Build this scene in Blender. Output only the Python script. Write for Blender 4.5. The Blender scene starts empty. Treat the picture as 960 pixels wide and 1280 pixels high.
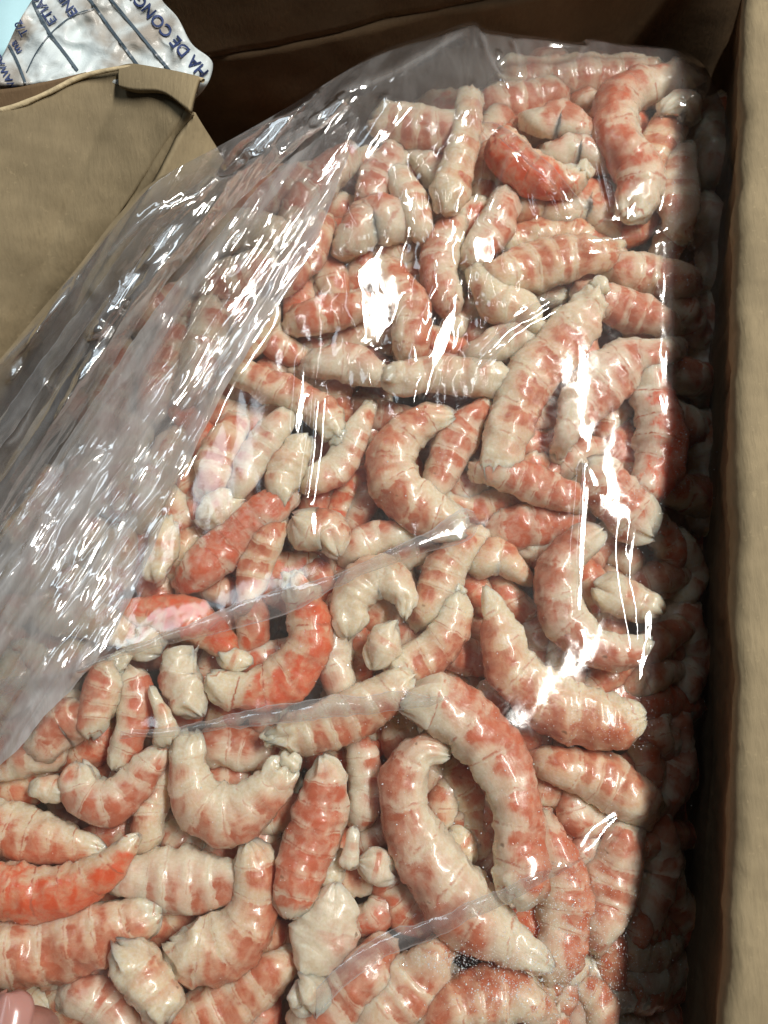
import bpy, bmesh, math, random
import numpy as np
from mathutils import Vector, Matrix

random.seed(7); np.random.seed(7)
S = bpy.context.scene
COL = S.collection
rad = math.radians

# ------------------------------------------------------------------ camera, world, lamps, exposure
PITCH = rad(14.0)
CAMZ = 0.291
F = 28.0 / 36.0 * 1280.0
cs, sn = math.cos(PITCH), math.sin(PITCH)
cam_d = bpy.data.cameras.new("camera"); cam = bpy.data.objects.new("camera", cam_d); COL.objects.link(cam)
cam.location = (0, 0, CAMZ); cam.rotation_euler = (PITCH, 0, 0)
cam_d.sensor_fit = 'VERTICAL'; cam_d.sensor_height = 36; cam_d.lens = 28
cam_d.clip_start = 0.01; cam_d.clip_end = 50
cam_d.dof.use_dof = True; cam_d.dof.focus_distance = 0.285; cam_d.dof.aperture_fstop = 13
S.camera = cam

W = bpy.data.worlds.new("World"); S.world = W; W.use_nodes = True
W.node_tree.nodes['Background'].inputs[0].default_value = (0.80, 0.90, 1.0, 1)
W.node_tree.nodes['Background'].inputs[1].default_value = 0.020

def area(name, loc, target, sx, sy, power, col):
    l = bpy.data.lights.new(name, 'AREA'); l.shape = 'RECTANGLE'; l.size = sx; l.size_y = sy
    l.energy = power; l.color = col
    o = bpy.data.objects.new(name, l); COL.objects.link(o); o.location = loc
    d = Vector(target) - Vector(loc)
    z = -d.normalized(); y = Vector((0, 1, 0)); x = y.cross(z).normalized(); y = z.cross(x)
    o.rotation_euler = Matrix((x, y, z)).transposed().to_euler()
    return o
area('ceiling_lamp_key', (0.76, 0.46, 1.50), (0, 0.08, 0), 0.12, 0.9, 42, (1.0, 0.955, 0.88))
area('ceiling_lamp_cool', (-0.80, 0.95, 1.45), (0, 0.12, 0), 0.30, 0.9, 4.0, (0.78, 0.91, 1.0))
area('ceiling_lamp_back', (-0.05, 1.10, 1.55), (0, 0.1, 0), 0.05, 0.36, 0.8, (0.97, 0.98, 1.0))
S.view_settings.view_transform = 'Standard'; S.view_settings.look = 'None'
S.view_settings.exposure = -0.08; S.view_settings.gamma = 1.0
S.cycles.max_bounces = 10; S.cycles.transparent_max_bounces = 24
S.cycles.caustics_reflective = False; S.cycles.caustics_refractive = False
S.cycles.sample_clamp_indirect = 4.0
S.cycles.use_denoising = True

# ------------------------------------------------------------------ helpers
def ray(px, py):
    px = np.asarray(px, float); py = np.asarray(py, float)
    dx = (px - 480) / F; dy = (640 - py) / F
    return dx, dy * cs + sn, dy * sn - cs
def at(px, py, z):
    """photo pixel + height -> world point(s)"""
    dx, ry, rz = ray(px, py); z = np.asarray(z, float)
    t = (z - CAMZ) / rz
    return np.stack(np.broadcast_arrays(dx * t, ry * t, z), -1)
def proj(P):
    x = P[..., 0]; y = P[..., 1]; z = P[..., 2] - CAMZ
    yc = y * cs + z * sn; zc = -y * sn + z * cs
    return 480 + F * x / -zc, 640 - F * yc / -zc
def sstep(a, b, x):
    t = np.clip((np.asarray(x, float) - a) / (b - a), 0, 1); return t * t * (3 - 2 * t)
def _h(ix, iy, iz, s):
    n = (ix * 374761393 + iy * 668265263 + iz * 2147483647 + s * 974634777) & 0xffffffff
    n = ((n ^ (n >> 13)) * 1274126177) & 0xffffffff
    n = (n ^ (n >> 16)) & 0xffff
    return n / 32767.5 - 1
def vnoise(P, scale, seed=0):
    Q = np.asarray(P, float) * scale
    I = np.floor(Q).astype(np.int64); f = Q - I; f = f * f * (3 - 2 * f)
    r = 0
    for a in (0, 1):
        for b in (0, 1):
            for c in (0, 1):
                w = (f[..., 0] if a else 1 - f[..., 0]) * (f[..., 1] if b else 1 - f[..., 1]) * (f[..., 2] if c else 1 - f[..., 2])
                r = r + w * _h(I[..., 0] + a, I[..., 1] + b, I[..., 2] + c, seed)
    return r
def fbm(P, scale, seed=0, o=3):
    r = 0; a = 1
    for k in range(o):
        r = r + a * vnoise(P, scale * 2 ** k, seed + k * 17); a *= 0.5
    return r
def n2(x, y, scale, seed=0, o=3):
    return fbm(np.stack([x, y, np.zeros_like(x) + seed * 3.7], -1), scale, seed, o)
def trinoise(x, y, ang, la, lc, seed):
    """piecewise flat facets, long along ang: the crumple of a film"""
    ca, sa = math.cos(rad(ang)), math.sin(rad(ang))
    wx = x + 9 * n2(x, y, .02, seed + 50, 2); wy = y + 9 * n2(x, y, .02, seed + 60, 2)
    a = (wx * ca + wy * sa) / la; c = (-wx * sa + wy * ca) / lc
    a = a + 0.5 * c
    i = np.floor(a).astype(np.int64); j = np.floor(c).astype(np.int64); f = a - i; g = c - j
    k = np.zeros_like(i)
    h00 = _h(i, j, k, seed); h10 = _h(i + 1, j, k, seed); h01 = _h(i, j + 1, k, seed); h11 = _h(i + 1, j + 1, k, seed)
    return np.where(f > g, h00 + (h10 - h00) * f + (h11 - h10) * g, h00 + (h11 - h01) * f + (h01 - h00) * g)
def catmull(pts, n):
    P = np.array(pts, float); m = len(P)
    E = np.vstack([2 * P[0] - P[1], P, 2 * P[-1] - P[-2]])
    L = np.concatenate([[0], np.cumsum(np.linalg.norm(np.diff(P[:, :2], axis=0), axis=1))])
    u = np.linspace(0, L[-1], n)
    i = np.clip(np.searchsorted(L, u, side='right') - 1, 0, m - 2)
    t = ((u - L[i]) / np.maximum(L[i + 1] - L[i], 1e-9))[:, None]
    a, b, c, d = E[i], E[i + 1], E[i + 2], E[i + 3]
    return 0.5 * (2 * b + (c - a) * t + (2 * a - 5 * b + 4 * c - d) * t ** 2 + (3 * b - a - 3 * c + d) * t ** 3)
def mesh_obj(name, V, Fc, mat, parent=None, smooth=True, attrs=None):
    me = bpy.data.meshes.new(name)
    me.from_pydata(np.asarray(V).tolist(), [], Fc if isinstance(Fc, list) else Fc.tolist())
    if smooth: me.polygons.foreach_set('use_smooth', [True] * len(me.polygons))
    for k, v in (attrs or {}).items():
        a = me.attributes.new(k, 'FLOAT', 'POINT'); a.data.foreach_set('value', np.asarray(v, np.float32))
    me.materials.append(mat); me.update()
    o = bpy.data.objects.new(name, me); COL.objects.link(o)
    if parent: o.parent = parent
    return o
def grid_faces(nu, nv, wrap=False):
    """nu rows of nv verts"""
    r = np.arange(nu - 1)[:, None]; c = np.arange(nv if wrap else nv - 1)[None, :]
    c2 = (c + 1) % nv
    return np.stack(np.broadcast_arrays(r * nv + c, r * nv + c2, (r + 1) * nv + c2, (r + 1) * nv + c), -1).reshape(-1, 4)
def tag(o, label=None, cat=None, group=None, kind=None):
    if label: o['label'] = label
    if cat: o['category'] = cat
    if group: o['group'] = group
    if kind: o['kind'] = kind
    return o
def empty(name, loc=(0, 0, 0)):
    o = bpy.data.objects.new(name, None); COL.objects.link(o); o.location = loc; o.empty_display_size = 0.01
    return o
def sheet(name, top, bot, zt, zb, mat, parent=None, n=60, m=24, thick=0.0, wob=0.0, seed=1, bulge=0.0):
    """a board between two traced edges, each with its own height; thick gives it a real thickness"""
    A = catmull([(p[0], p[1], 0) for p in top], n); B = catmull([(p[0], p[1], 0) for p in bot], n)
    za = np.interp(np.linspace(0, 1, n), np.linspace(0, 1, len(np.atleast_1d(zt))), np.atleast_1d(zt))
    zb = np.interp(np.linspace(0, 1, n), np.linspace(0, 1, len(np.atleast_1d(zb))), np.atleast_1d(zb))
    PA = at(A[:, 0], A[:, 1], za); PB = at(B[:, 0], B[:, 1], zb)
    t = np.linspace(0, 1, m)[None, :, None]
    P = PA[:, None] * (1 - t) + PB[:, None] * t
    nrm = np.cross(PA[-1] - PA[0], PB[0] - PA[0]); nrm = nrm / np.linalg.norm(nrm)
    if nrm[2] < 0: nrm = -nrm
    P = P + nrm * (wob * fbm(P, 40, seed) + bulge * np.sin(np.pi * t[..., 0]))[..., None]
    V = P.reshape(-1, 3); Fc = grid_faces(n, m)
    o = mesh_obj(name, V, Fc, mat, parent)
    if thick:
        md = o.modifiers.new('thickness', 'SOLIDIFY'); md.thickness = thick; md.offset = 0
    return o, V

# ------------------------------------------------------------------ materials
def newmat(name):
    m = bpy.data.materials.new(name); m.use_nodes = True
    nt = m.node_tree; nt.nodes.clear()
    return m, nt
class NB:
    def __init__(s, nt): s.nt = nt
    def n(s, t, **kw):
        o = s.nt.nodes.new(t)
        for k, v in kw.items(): setattr(o, k, v)
        return o
    def put(s, sock, v):
        if hasattr(v, 'is_output') or isinstance(v, bpy.types.NodeSocket): s.nt.links.new(v, sock)
        else: sock.default_value = v
    def math(s, op, a, b=0.0, c=0.0, clamp=False):
        o = s.n('ShaderNodeMath', operation=op, use_clamp=clamp)
        s.put(o.inputs[0], a); s.put(o.inputs[1], b); s.put(o.inputs[2], c); return o.outputs[0]
    def mapr(s, v, a, b, c=0.0, d=1.0, smooth=True):
        o = s.n('ShaderNodeMapRange'); o.interpolation_type = 'SMOOTHSTEP' if smooth else 'LINEAR'
        s.put(o.inputs[0], v)
        for i, q in enumerate((a, b, c, d)): s.put(o.inputs[i + 1], q)
        return o.outputs[0]
    def mix(s, f, a, b):
        o = s.n('ShaderNodeMix', data_type='RGBA'); s.put(o.inputs[0], f); s.put(o.inputs[6], a); s.put(o.inputs[7], b); return o.outputs[2]
    def noise(s, vec, scale, detail=3, rough=0.5, dist=0.0):
        o = s.n('ShaderNodeTexNoise'); 
        if vec is not None: s.put(o.inputs['Vector'], vec)
        o.inputs['Scale'].default_value = scale; o.inputs['Detail'].default_value = detail
        o.inputs['Roughness'].default_value = rough; o.inputs['Distortion'].default_value = dist
        return o.outputs[0]
    def attr(s, name):
        return s.n('ShaderNodeAttribute', attribute_name=name).outputs['Fac']
    def bump(s, h, strength, dist, normal=None):
        o = s.n('ShaderNodeBump'); o.inputs['Strength'].default_value = strength; o.inputs['Distance'].default_value = dist
        s.put(o.inputs['Height'], h)
        if normal is not None: s.put(o.inputs['Normal'], normal)
        return o.outputs[0]
    def out(s, sh):
        o = s.n('ShaderNodeOutputMaterial'); s.nt.links.new(sh, o.inputs[0])

def shrimp_material():
    m, nt = newmat('shrimp_flesh'); b = NB(nt)
    pos = b.n('ShaderNodeTexCoord').outputs['Object']
    u = b.attr('u'); dors = b.attr('dors'); red = b.attr('red'); wht = b.attr('wht'); seg = b.attr('seg'); warm = b.attr('warm')
    big = b.noise(pos, 58, 3, 0.55, 0.8); mid = b.noise(pos, 230, 4, 0.6, 0.4); fine = b.noise(pos, 900, 3, 0.6)
    # red sits on the outer back and on the front of every ring; the belly stays white
    fr = b.math('FRACT', b.math('ADD', seg, b.math('MULTIPLY', b.math('SUBTRACT', mid, 0.5), 0.45)))
    band = b.math('MULTIPLY', b.mapr(fr, 0.0, 0.10), b.mapr(fr, 0.42, 0.80, 1.0, 0.0))
    cx = b.n('ShaderNodeCombineXYZ'); b.put(cx.inputs[0], b.math('MULTIPLY', seg, 1.3)); b.put(cx.inputs[1], b.math('MULTIPLY', dors, 11.0)); b.put(cx.inputs[2], b.math('MULTIPLY', red, 37.0))
    fiber = b.noise(cx.outputs[0], 1.0, 4, 0.65, 0.5)
    v = b.math('MULTIPLY', b.math('SUBTRACT', big, 0.5), 1.9)
    v = b.math('ADD', v, b.math('MULTIPLY', b.math('SUBTRACT', mid, 0.5), 0.8))
    v = b.math('ADD', v, b.math('MULTIPLY', b.math('SUBTRACT', fiber, 0.5), 0.45))
    v = b.math('ADD', v, b.math('MULTIPLY', b.math('SUBTRACT', band, 0.5), b.mapr(dors, -0.5, 0.8, 0.10, 0.46)))
    v = b.math('ADD', v, b.math('MULTIPLY', dors, 0.66))
    v = b.math('ADD', v, b.math('MULTIPLY', red, 1.12))
    v = b.math('SUBTRACT', v, b.math('MULTIPLY', wht, 1.6))
    soft = b.mapr(v, 0.10, 1.25)
    hard = b.mapr(v, 0.78, 1.22)
    cream = b.mix(warm, (0.74, 0.64, 0.48, 1), (0.74, 0.60, 0.39, 1))
    cream = b.mix(b.mapr(fine, 0.35, 0.7), cream, (0.79, 0.71, 0.58, 1))
    pink = b.mix(warm, (0.66, 0.37, 0.275, 1), (0.68, 0.34, 0.19, 1))
    redc = b.mix(b.mapr(red, 0.5, 0.95), (0.52, 0.155, 0.08, 1), (0.70, 0.11, 0.035, 1))
    c = b.mix(b.math('MULTIPLY', soft, 0.80), cream, pink)
    c = b.mix(b.math('MULTIPLY', hard, b.mapr(mid, 0.3, 0.65, 0.25, 0.95)), c, redc)
    # seams between the rings: a thin darker line broken by noise
    fs = b.math('FRACT', b.math('ADD', seg, b.math('MULTIPLY', b.math('SUBTRACT', mid, 0.5), 0.30)))
    groove = b.mapr(b.math('ABSOLUTE', b.math('SUBTRACT', fs, 0.93)), 0.0, 0.06, 1, 0)
    line = b.math('MULTIPLY', groove, b.mapr(mid, 0.42, 0.58))
    c = b.mix(b.math('MULTIPLY', line, b.math('MULTIPLY', red, 1.25, clamp=True)), c, (0.50, 0.15, 0.08, 1))
    speck = b.mapr(b.noise(pos, 140, 2, 0.5), 0.735, 0.78)
    c = b.mix(b.math('MULTIPLY', speck, 0.7), c, (0.16, 0.07, 0.03, 1))
    p = b.n('ShaderNodeBsdfPrincipled')
    b.put(p.inputs['Base Color'], c)
    b.put(p.inputs['Roughness'], b.mapr(mid, 0.3, 0.7, 0.20, 0.40))
    p.inputs['IOR'].default_value = 1.38
    p.inputs['Coat Weight'].default_value = 0.35; p.inputs['Coat Roughness'].default_value = 0.12
    p.inputs['Subsurface Weight'].default_value = 0.85
    p.inputs['Subsurface Radius'].default_value = (1.0, 0.72, 0.58); p.inputs['Subsurface Scale'].default_value = 0.008
    h = b.math('ADD', b.math('MULTIPLY', mid, 0.5), b.math('ADD', b.math('MULTIPLY', fine, 0.45), b.math('MULTIPLY', fiber, 0.45)))
    h = b.math('SUBTRACT', h, b.math('MULTIPLY', groove, 0.13))
    b.put(p.inputs['Normal'], b.bump(h, 0.26, 0.0014))
    b.out(p.outputs[0]); return m

def film_material(name, haze_gain=1.0, gloss_rough=0.075, crinkle=0.5):
    m, nt = newmat(name); b = NB(nt)
    pos = b.n('ShaderNodeTexCoord').outputs['Object']
    haze = b.attr('haze'); crk = b.attr('crk')
    mp = b.n('ShaderNodeMapping'); b.put(mp.inputs[0], pos); mp.inputs['Rotation'].default_value = (0, 0, rad(33)); mp.inputs['Scale'].default_value = (200, 40, 120)
    st = b.noise(mp.outputs[0], 1.0, 4, 0.6, 0.8)
    cr = b.noise(pos, 170, 4, 0.62, 1.2)
    h = b.math('ADD', b.math('MULTIPLY', b.math('ABSOLUTE', b.math('SUBTRACT', st, 0.5)), b.math('ADD', b.math('MULTIPLY', haze, 0.5), 0.2)), b.math('MULTIPLY', cr, 0.6))
    nrm = b.n('ShaderNodeBump'); nrm.inputs['Distance'].default_value = 0.0012; b.put(nrm.inputs['Strength'], b.math('MULTIPLY', crk, crinkle)); b.put(nrm.inputs['Height'], h); nrm = nrm.outputs[0]
    fac = b.n('ShaderNodeLayerWeight'); fac.inputs[0].default_value = 0.5; b.put(fac.inputs['Normal'], nrm)
    fr = b.math('ADD', b.math('MULTIPLY', b.math('POWER', fac.outputs['Facing'], 5.0), 0.95), 0.045)
    fr = b.math('MINIMUM', b.math('MULTIPLY', b.math('MULTIPLY', fr, 1.7), b.attr('lay')), 0.9)
    gl = b.n('ShaderNodeBsdfGlossy'); gl.inputs['Color'].default_value = (1, 1, 1, 1)
    b.put(gl.inputs['Roughness'], b.mapr(cr, 0.3, 0.7, gloss_rough * 0.6, gloss_rough * 1.7)); b.put(gl.inputs['Normal'], nrm)
    tr = b.n('ShaderNodeBsdfTransparent'); tr.inputs[0].default_value = (0.975, 0.978, 0.98, 1)
    df = b.n('ShaderNodeBsdfDiffuse'); df.inputs[0].default_value = (0.84, 0.86, 0.88, 1)
    tl = b.n('ShaderNodeBsdfTranslucent'); tl.inputs[0].default_value = (0.84, 0.86, 0.88, 1)
    mx = b.n('ShaderNodeMixShader'); mx.inputs[0].default_value = 0.5; nt.links.new(df.outputs[0], mx.inputs[1]); nt.links.new(tl.outputs[0], mx.inputs[2])
    hz = b.math('MULTIPLY', b.math('MULTIPLY', haze, b.mapr(st, 0.25, 0.8, 0.8, 1.25)), haze_gain, clamp=True)
    m1 = b.n('ShaderNodeMixShader'); b.put(m1.inputs[0], hz); nt.links.new(tr.outputs[0], m1.inputs[1]); nt.links.new(mx.outputs[0], m1.inputs[2])
    m2 = b.n('ShaderNodeMixShader'); b.put(m2.inputs[0], fr); nt.links.new(m1.outputs[0], m2.inputs[1]); nt.links.new(gl.outputs[0], m2.inputs[2])
    b.out(m2.outputs[0]); return m

def card_material(name, col, stripes=True):
    m, nt = newmat(name); b = NB(nt)
    pos = b.n('ShaderNodeTexCoord').outputs['Object']
    mp = b.n('ShaderNodeMapping'); b.put(mp.inputs[0], pos); mp.inputs['Scale'].default_value = (1, 0.16, 0.4)
    fib = b.noise(mp.outputs[0], 900, 4, 0.65, 0.3); blot = b.noise(pos, 26, 4, 0.6); fine = b.noise(pos, 420, 3, 0.6)
    d = tuple(x * 0.80 for x in col) + (1,); l = tuple(min(1, x * 1.14) for x in col) + (1,)
    c = b.mix(b.mapr(blot, 0.3, 0.7), d, l)
    c = b.mix(b.math('MULTIPLY', b.mapr(fib, 0.4, 0.75), 0.55), c, tuple(x * 0.72 for x in col) + (1,))
    c = b.mix(b.math('MULTIPLY', b.mapr(fine, 0.62, 0.72), 0.30), c, tuple(min(1, x * 1.5) for x in col) + (1,))
    p = b.n('ShaderNodeBsdfPrincipled'); b.put(p.inputs['Base Color'], c)
    p.inputs['Roughness'].default_value = 0.78; p.inputs['Specular IOR Level'].default_value = 0.25
    wv = b.n('ShaderNodeTexWave'); b.put(wv.inputs['Vector'], pos); wv.bands_direction = 'Y'; wv.inputs['Scale'].default_value = 45; wv.inputs['Distortion'].default_value = 1.5
    h = b.math('ADD', b.math('MULTIPLY', wv.outputs['Fac'], 0.08 if stripes else 0.0), b.math('ADD', b.math('MULTIPLY', fib, 0.25), b.math('MULTIPLY', blot, 1.2)))
    b.put(p.inputs['Normal'], b.bump(h, 0.35, 0.0025))
    b.out(p.outputs[0]); return m

def plain_material(name, col, rough=0.5, noise_amt=0.15, scale=60, spec=0.5, sss=0.0, bump=0.0):
    m, nt = newmat(name); b = NB(nt)
    pos = b.n('ShaderNodeTexCoord').outputs['Object']
    nz = b.noise(pos, scale, 4, 0.6)
    c = b.mix(b.mapr(nz, 0.3, 0.7), tuple(x * (1 - noise_amt) for x in col) + (1,), tuple(min(1, x * (1 + noise_amt)) for x in col) + (1,))
    p = b.n('ShaderNodeBsdfPrincipled'); b.put(p.inputs['Base Color'], c); p.inputs['Roughness'].default_value = rough
    p.inputs['Specular IOR Level'].default_value = spec
    if sss:
        p.inputs['Subsurface Weight'].default_value = sss; p.inputs['Subsurface Scale'].default_value = 0.003
    if bump: b.put(p.inputs['Normal'], b.bump(nz, 0.6, bump))
    b.out(p.outputs[0]); return m

M_SHRIMP = shrimp_material()
M_FILM = film_material('clear_film', 1.0, 0.09)
M_FOLD = film_material('folded_film', 1.0, 0.10, 0.35)
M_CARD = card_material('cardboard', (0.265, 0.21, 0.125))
M_CARDSHADE = card_material('cardboard_shaded', (0.17, 0.11, 0.06))  # same brown board, with the shade inside the carton darkened into its colour
M_EDGE = plain_material('cardboard_torn_edge', (0.55, 0.45, 0.28), 0.85, 0.2, 300, 0.2, bump=0.001)

# ------------------------------------------------------------------ the carton
carton = empty('cardboard_carton', (0, 0.1, -0.13))
tag(carton, 'open brown cardboard carton with folded flaps around the bag of shrimp', 'carton')
OFF = Vector(carton.location)
def cpart(res):
    o, V = res; o.parent = carton; o.matrix_parent_inverse = Matrix.Translation(-OFF); return o, V

ZB = -0.13
rim = [(940, -120), (932, 0), (931, 130), (922, 300), (917, 450), (917, 620), (914, 850), (909, 1060), (905, 1290), (900, 1420)]
zr = 0.031
Rm = catmull([(p[0], p[1], 0) for p in rim], 420)
RP = at(Rm[:, 0], Rm[:, 1], zr)
# right side: inner face, rounded fold over the rim, flap lying outward
prof = [(0.022, ZB - zr), (0.020, -0.10), (0.015, -0.05), (0.006, -0.018), (0.0015, -0.006), (0.0, -0.001), (0.0012, 0.0025), (0.0032, 0.0034), (0.010, 0.0036), (0.03, 0.0036), (0.06, 0.002), (0.12, -0.01)]
pr = catmull([(a, b_, 0) for a, b_ in prof], 70)
V = RP[:, None, :] + np.stack([pr[:, 0], np.zeros(70), pr[:, 1]], -1)[None]
cut = 34
dent = 0.0009 * fbm(V, 55, 5) + 0.0025 * vnoise(V, 12, 9)
dent = dent + .0007 * (1 - 2.2 * np.abs(vnoise(V * np.array([.35, 1, .35]), 34, 21))) + .0003 * fbm(V, 260, 23)
for cy, amp in ((352, .0008), (455, .0016), (612, .0006), (770, .0007), (985, .0005), (130, .0006)):
    dent = dent + amp * np.exp(-(np.abs(Rm[:, 1] - cy - 5 * np.sin(Rm[:, 0])) / 5.0))[:, None] * np.clip(.5 + vnoise(V, 60, cy), 0, 1.2)
V[..., 0] += dent; V[..., 2] += dent * 0.6
k_split = int(np.argmin(np.abs(pr[:, 1] + 0.012) + 10 * (pr[:, 0] > 0.02)*(pr[:,1]>-0.01)))
wallV = V[:, :k_split + 1]; flapV = V[:, k_split:]
o = mesh_obj('side_wall', wallV.reshape(-1, 3), grid_faces(420, wallV.shape[1]), M_CARDSHADE); cpart((o, 0))
o = mesh_obj('outer_flap', flapV.reshape(-1, 3), grid_faces(420, flapV.shape[1]), M_CARD); cpart((o, 0))
# back wall: lower panel and a folded-down upper panel meeting at a crease
cpart(sheet('back_wall', [(60, 92), (320, 60), (560, 8), (960, -60)], [(60, 250), (320, 235), (560, 215), (960, 180)], -0.002, -0.12, M_CARDSHADE, n=80, m=30, thick=0.004, wob=0.001, seed=3))
cpart(sheet('back_flap', [(90, -100), (330, -120), (600, -160), (980, -200)], [(70, 88), (320, 57), (560, 5), (960, -63)], 0.064, -0.001, M_CARDSHADE, n=60, m=20, thick=0.004, wob=0.0012, seed=4, bulge=0.002))
# bottom and the far left wall, which the flaps and the bag hide
b0 = at(np.array([-420, 1500, 1500, -420]), np.array([1900, 1900, -150, -150]), ZB)
o = mesh_obj('bottom_panel', [(-0.28, -0.30, ZB), (0.20, -0.30, ZB), (0.20, 0.40, ZB), (-0.28, 0.40, ZB)], [[0, 1, 2, 3]], M_CARDSHADE, smooth=False); cpart((o, 0))
o = mesh_obj('left_wall', [(-0.28, -0.30, ZB), (-0.28, 0.40, ZB), (-0.275, 0.40, 0.03), (-0.275, -0.30, 0.03)], [[0, 1, 2, 3]], M_CARDSHADE, smooth=False)
o.modifiers.new('thickness', 'SOLIDIFY').thickness = 0.005; cpart((o, 0))
o = mesh_obj('front_wall', [(-0.28, -0.30, ZB), (0.20, -0.30, ZB), (0.20, -0.302, 0.02), (-0.28, -0.302, 0.02)], [[0, 1, 2, 3]], M_CARDSHADE, smooth=False)
o.modifiers.new('thickness', 'SOLIDIFY').thickness = 0.005; cpart((o, 0))
# left inner flap: main board, rolled lip along its top, gusset panel on its right
OBST = []
o, V = cpart(sheet('inner_flap', [(-160, 172), (-20, 144), (20, 134), (60, 117), (105, 96), (155, 86), (172, 100), (205, 114), (237, 138)],
      [(-420, 800), (-330, 800), (-250, 760), (-170, 720), (-110, 680), (-60, 620), (20, 470)], 0.040, [-0.03, -0.034, -0.034], M_CARD, n=90, m=60, thick=0.0035, wob=0.0016, seed=11, bulge=0.003)); OBST.append(V)
cpart(sheet('flap_gap_shade', [(-160, 120), (-10, 113), (50, 104), (108, 90)], [(-160, 200), (-10, 168), (50, 146), (112, 116)], [0.040, .040, .041, .0415], [0.030, .031, .033, .037], M_CARDSHADE, n=50, m=10, thick=0.002, wob=0.0006, seed=15))  # dark sheet added as the shadow gap between printed bag and flap
o, V = cpart(sheet('flap_lip', [(150, 85), (168, 83), (205, 90), (250, 100)],
      [(150, 108), (168, 113), (205, 117), (238, 140)], [0.0425, 0.0435, 0.044, 0.0445], [0.0415, 0.0425, 0.043, 0.044], M_CARD, n=60, m=14, thick=0.0028, wob=0.0006, seed=12, bulge=0.0005)); OBST.append(V)
o, V = cpart(sheet('flap_gusset', [(241, 140), (222, 172), (200, 215), (170, 268), (120, 355), (50, 470)],
      [(268, 190), (280, 215), (275, 260), (240, 320), (180, 400), (100, 520)], [0.038, 0.030, 0.018, -0.016], [0.022, 0.004, -0.030, -0.055], M_CARD, n=60, m=24, thick=0.0035, wob=0.0008, seed=13)); OBST.append(V)
# rounded double ridge where flap and gusset meet
def ridge_tube(name, pts, zs, r, mat, n=70, k=8):
    A = catmull([(p[0], p[1], z) for p, z in zip(pts, zs)], n); P = at(A[:, 0], A[:, 1], A[:, 2])
    T = np.gradient(P, axis=0); T /= np.linalg.norm(T, axis=1)[:, None]
    U = np.array([0, 0, 1.0]); Sd = np.cross(T, U); Sd /= np.linalg.norm(Sd, axis=1)[:, None]; Un = np.cross(Sd, T)
    ph = np.linspace(0, 2 * np.pi, k, endpoint=False)
    rr = (r * (1 + 0.25 * vnoise(P, 150, 2)))[:, None, None]
    V = P[:, None] + rr * (np.cos(ph)[None, :, None] * Un[:, None] + np.sin(ph)[None, :, None] * Sd[:, None])
    return mesh_obj(name, V.reshape(-1, 3), grid_faces(n, k, True), mat)
cpart((ridge_tube('flap_edge', [(238, 139), (216, 168), (194, 212), (163, 262), (115, 352), (60, 480)], [0.0405, 0.034, 0.026, 0.017, 0.002, -0.018], 0.0022, M_CARD), 0))
cpart((ridge_tube('torn_paper_edge', [(-20, 143), (20, 133), (60, 116), (105, 95), (165, 84), (205, 91), (248, 99), (254, 101)], [0.041, .0412, .0415, .042, .0435, .044, .044, .044], 0.0009, M_EDGE, 90), 0))

# ------------------------------------------------------------------ heap height (in photo pixels)
def hz(px, py):
    px = np.asarray(px, float); py = np.asarray(py, float)
    edge = np.interp(py, [0, 250, 600, 900, 1300], [884, 872, 856, 830, 780])
    z = -0.044 * sstep(0, 1, (px - edge + 30) / 130)
    z = z - 0.016 * sstep(260, 0, px) * sstep(900, 600, py)
    z = z - 0.018 * sstep(190, 60, py)
    return z

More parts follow.
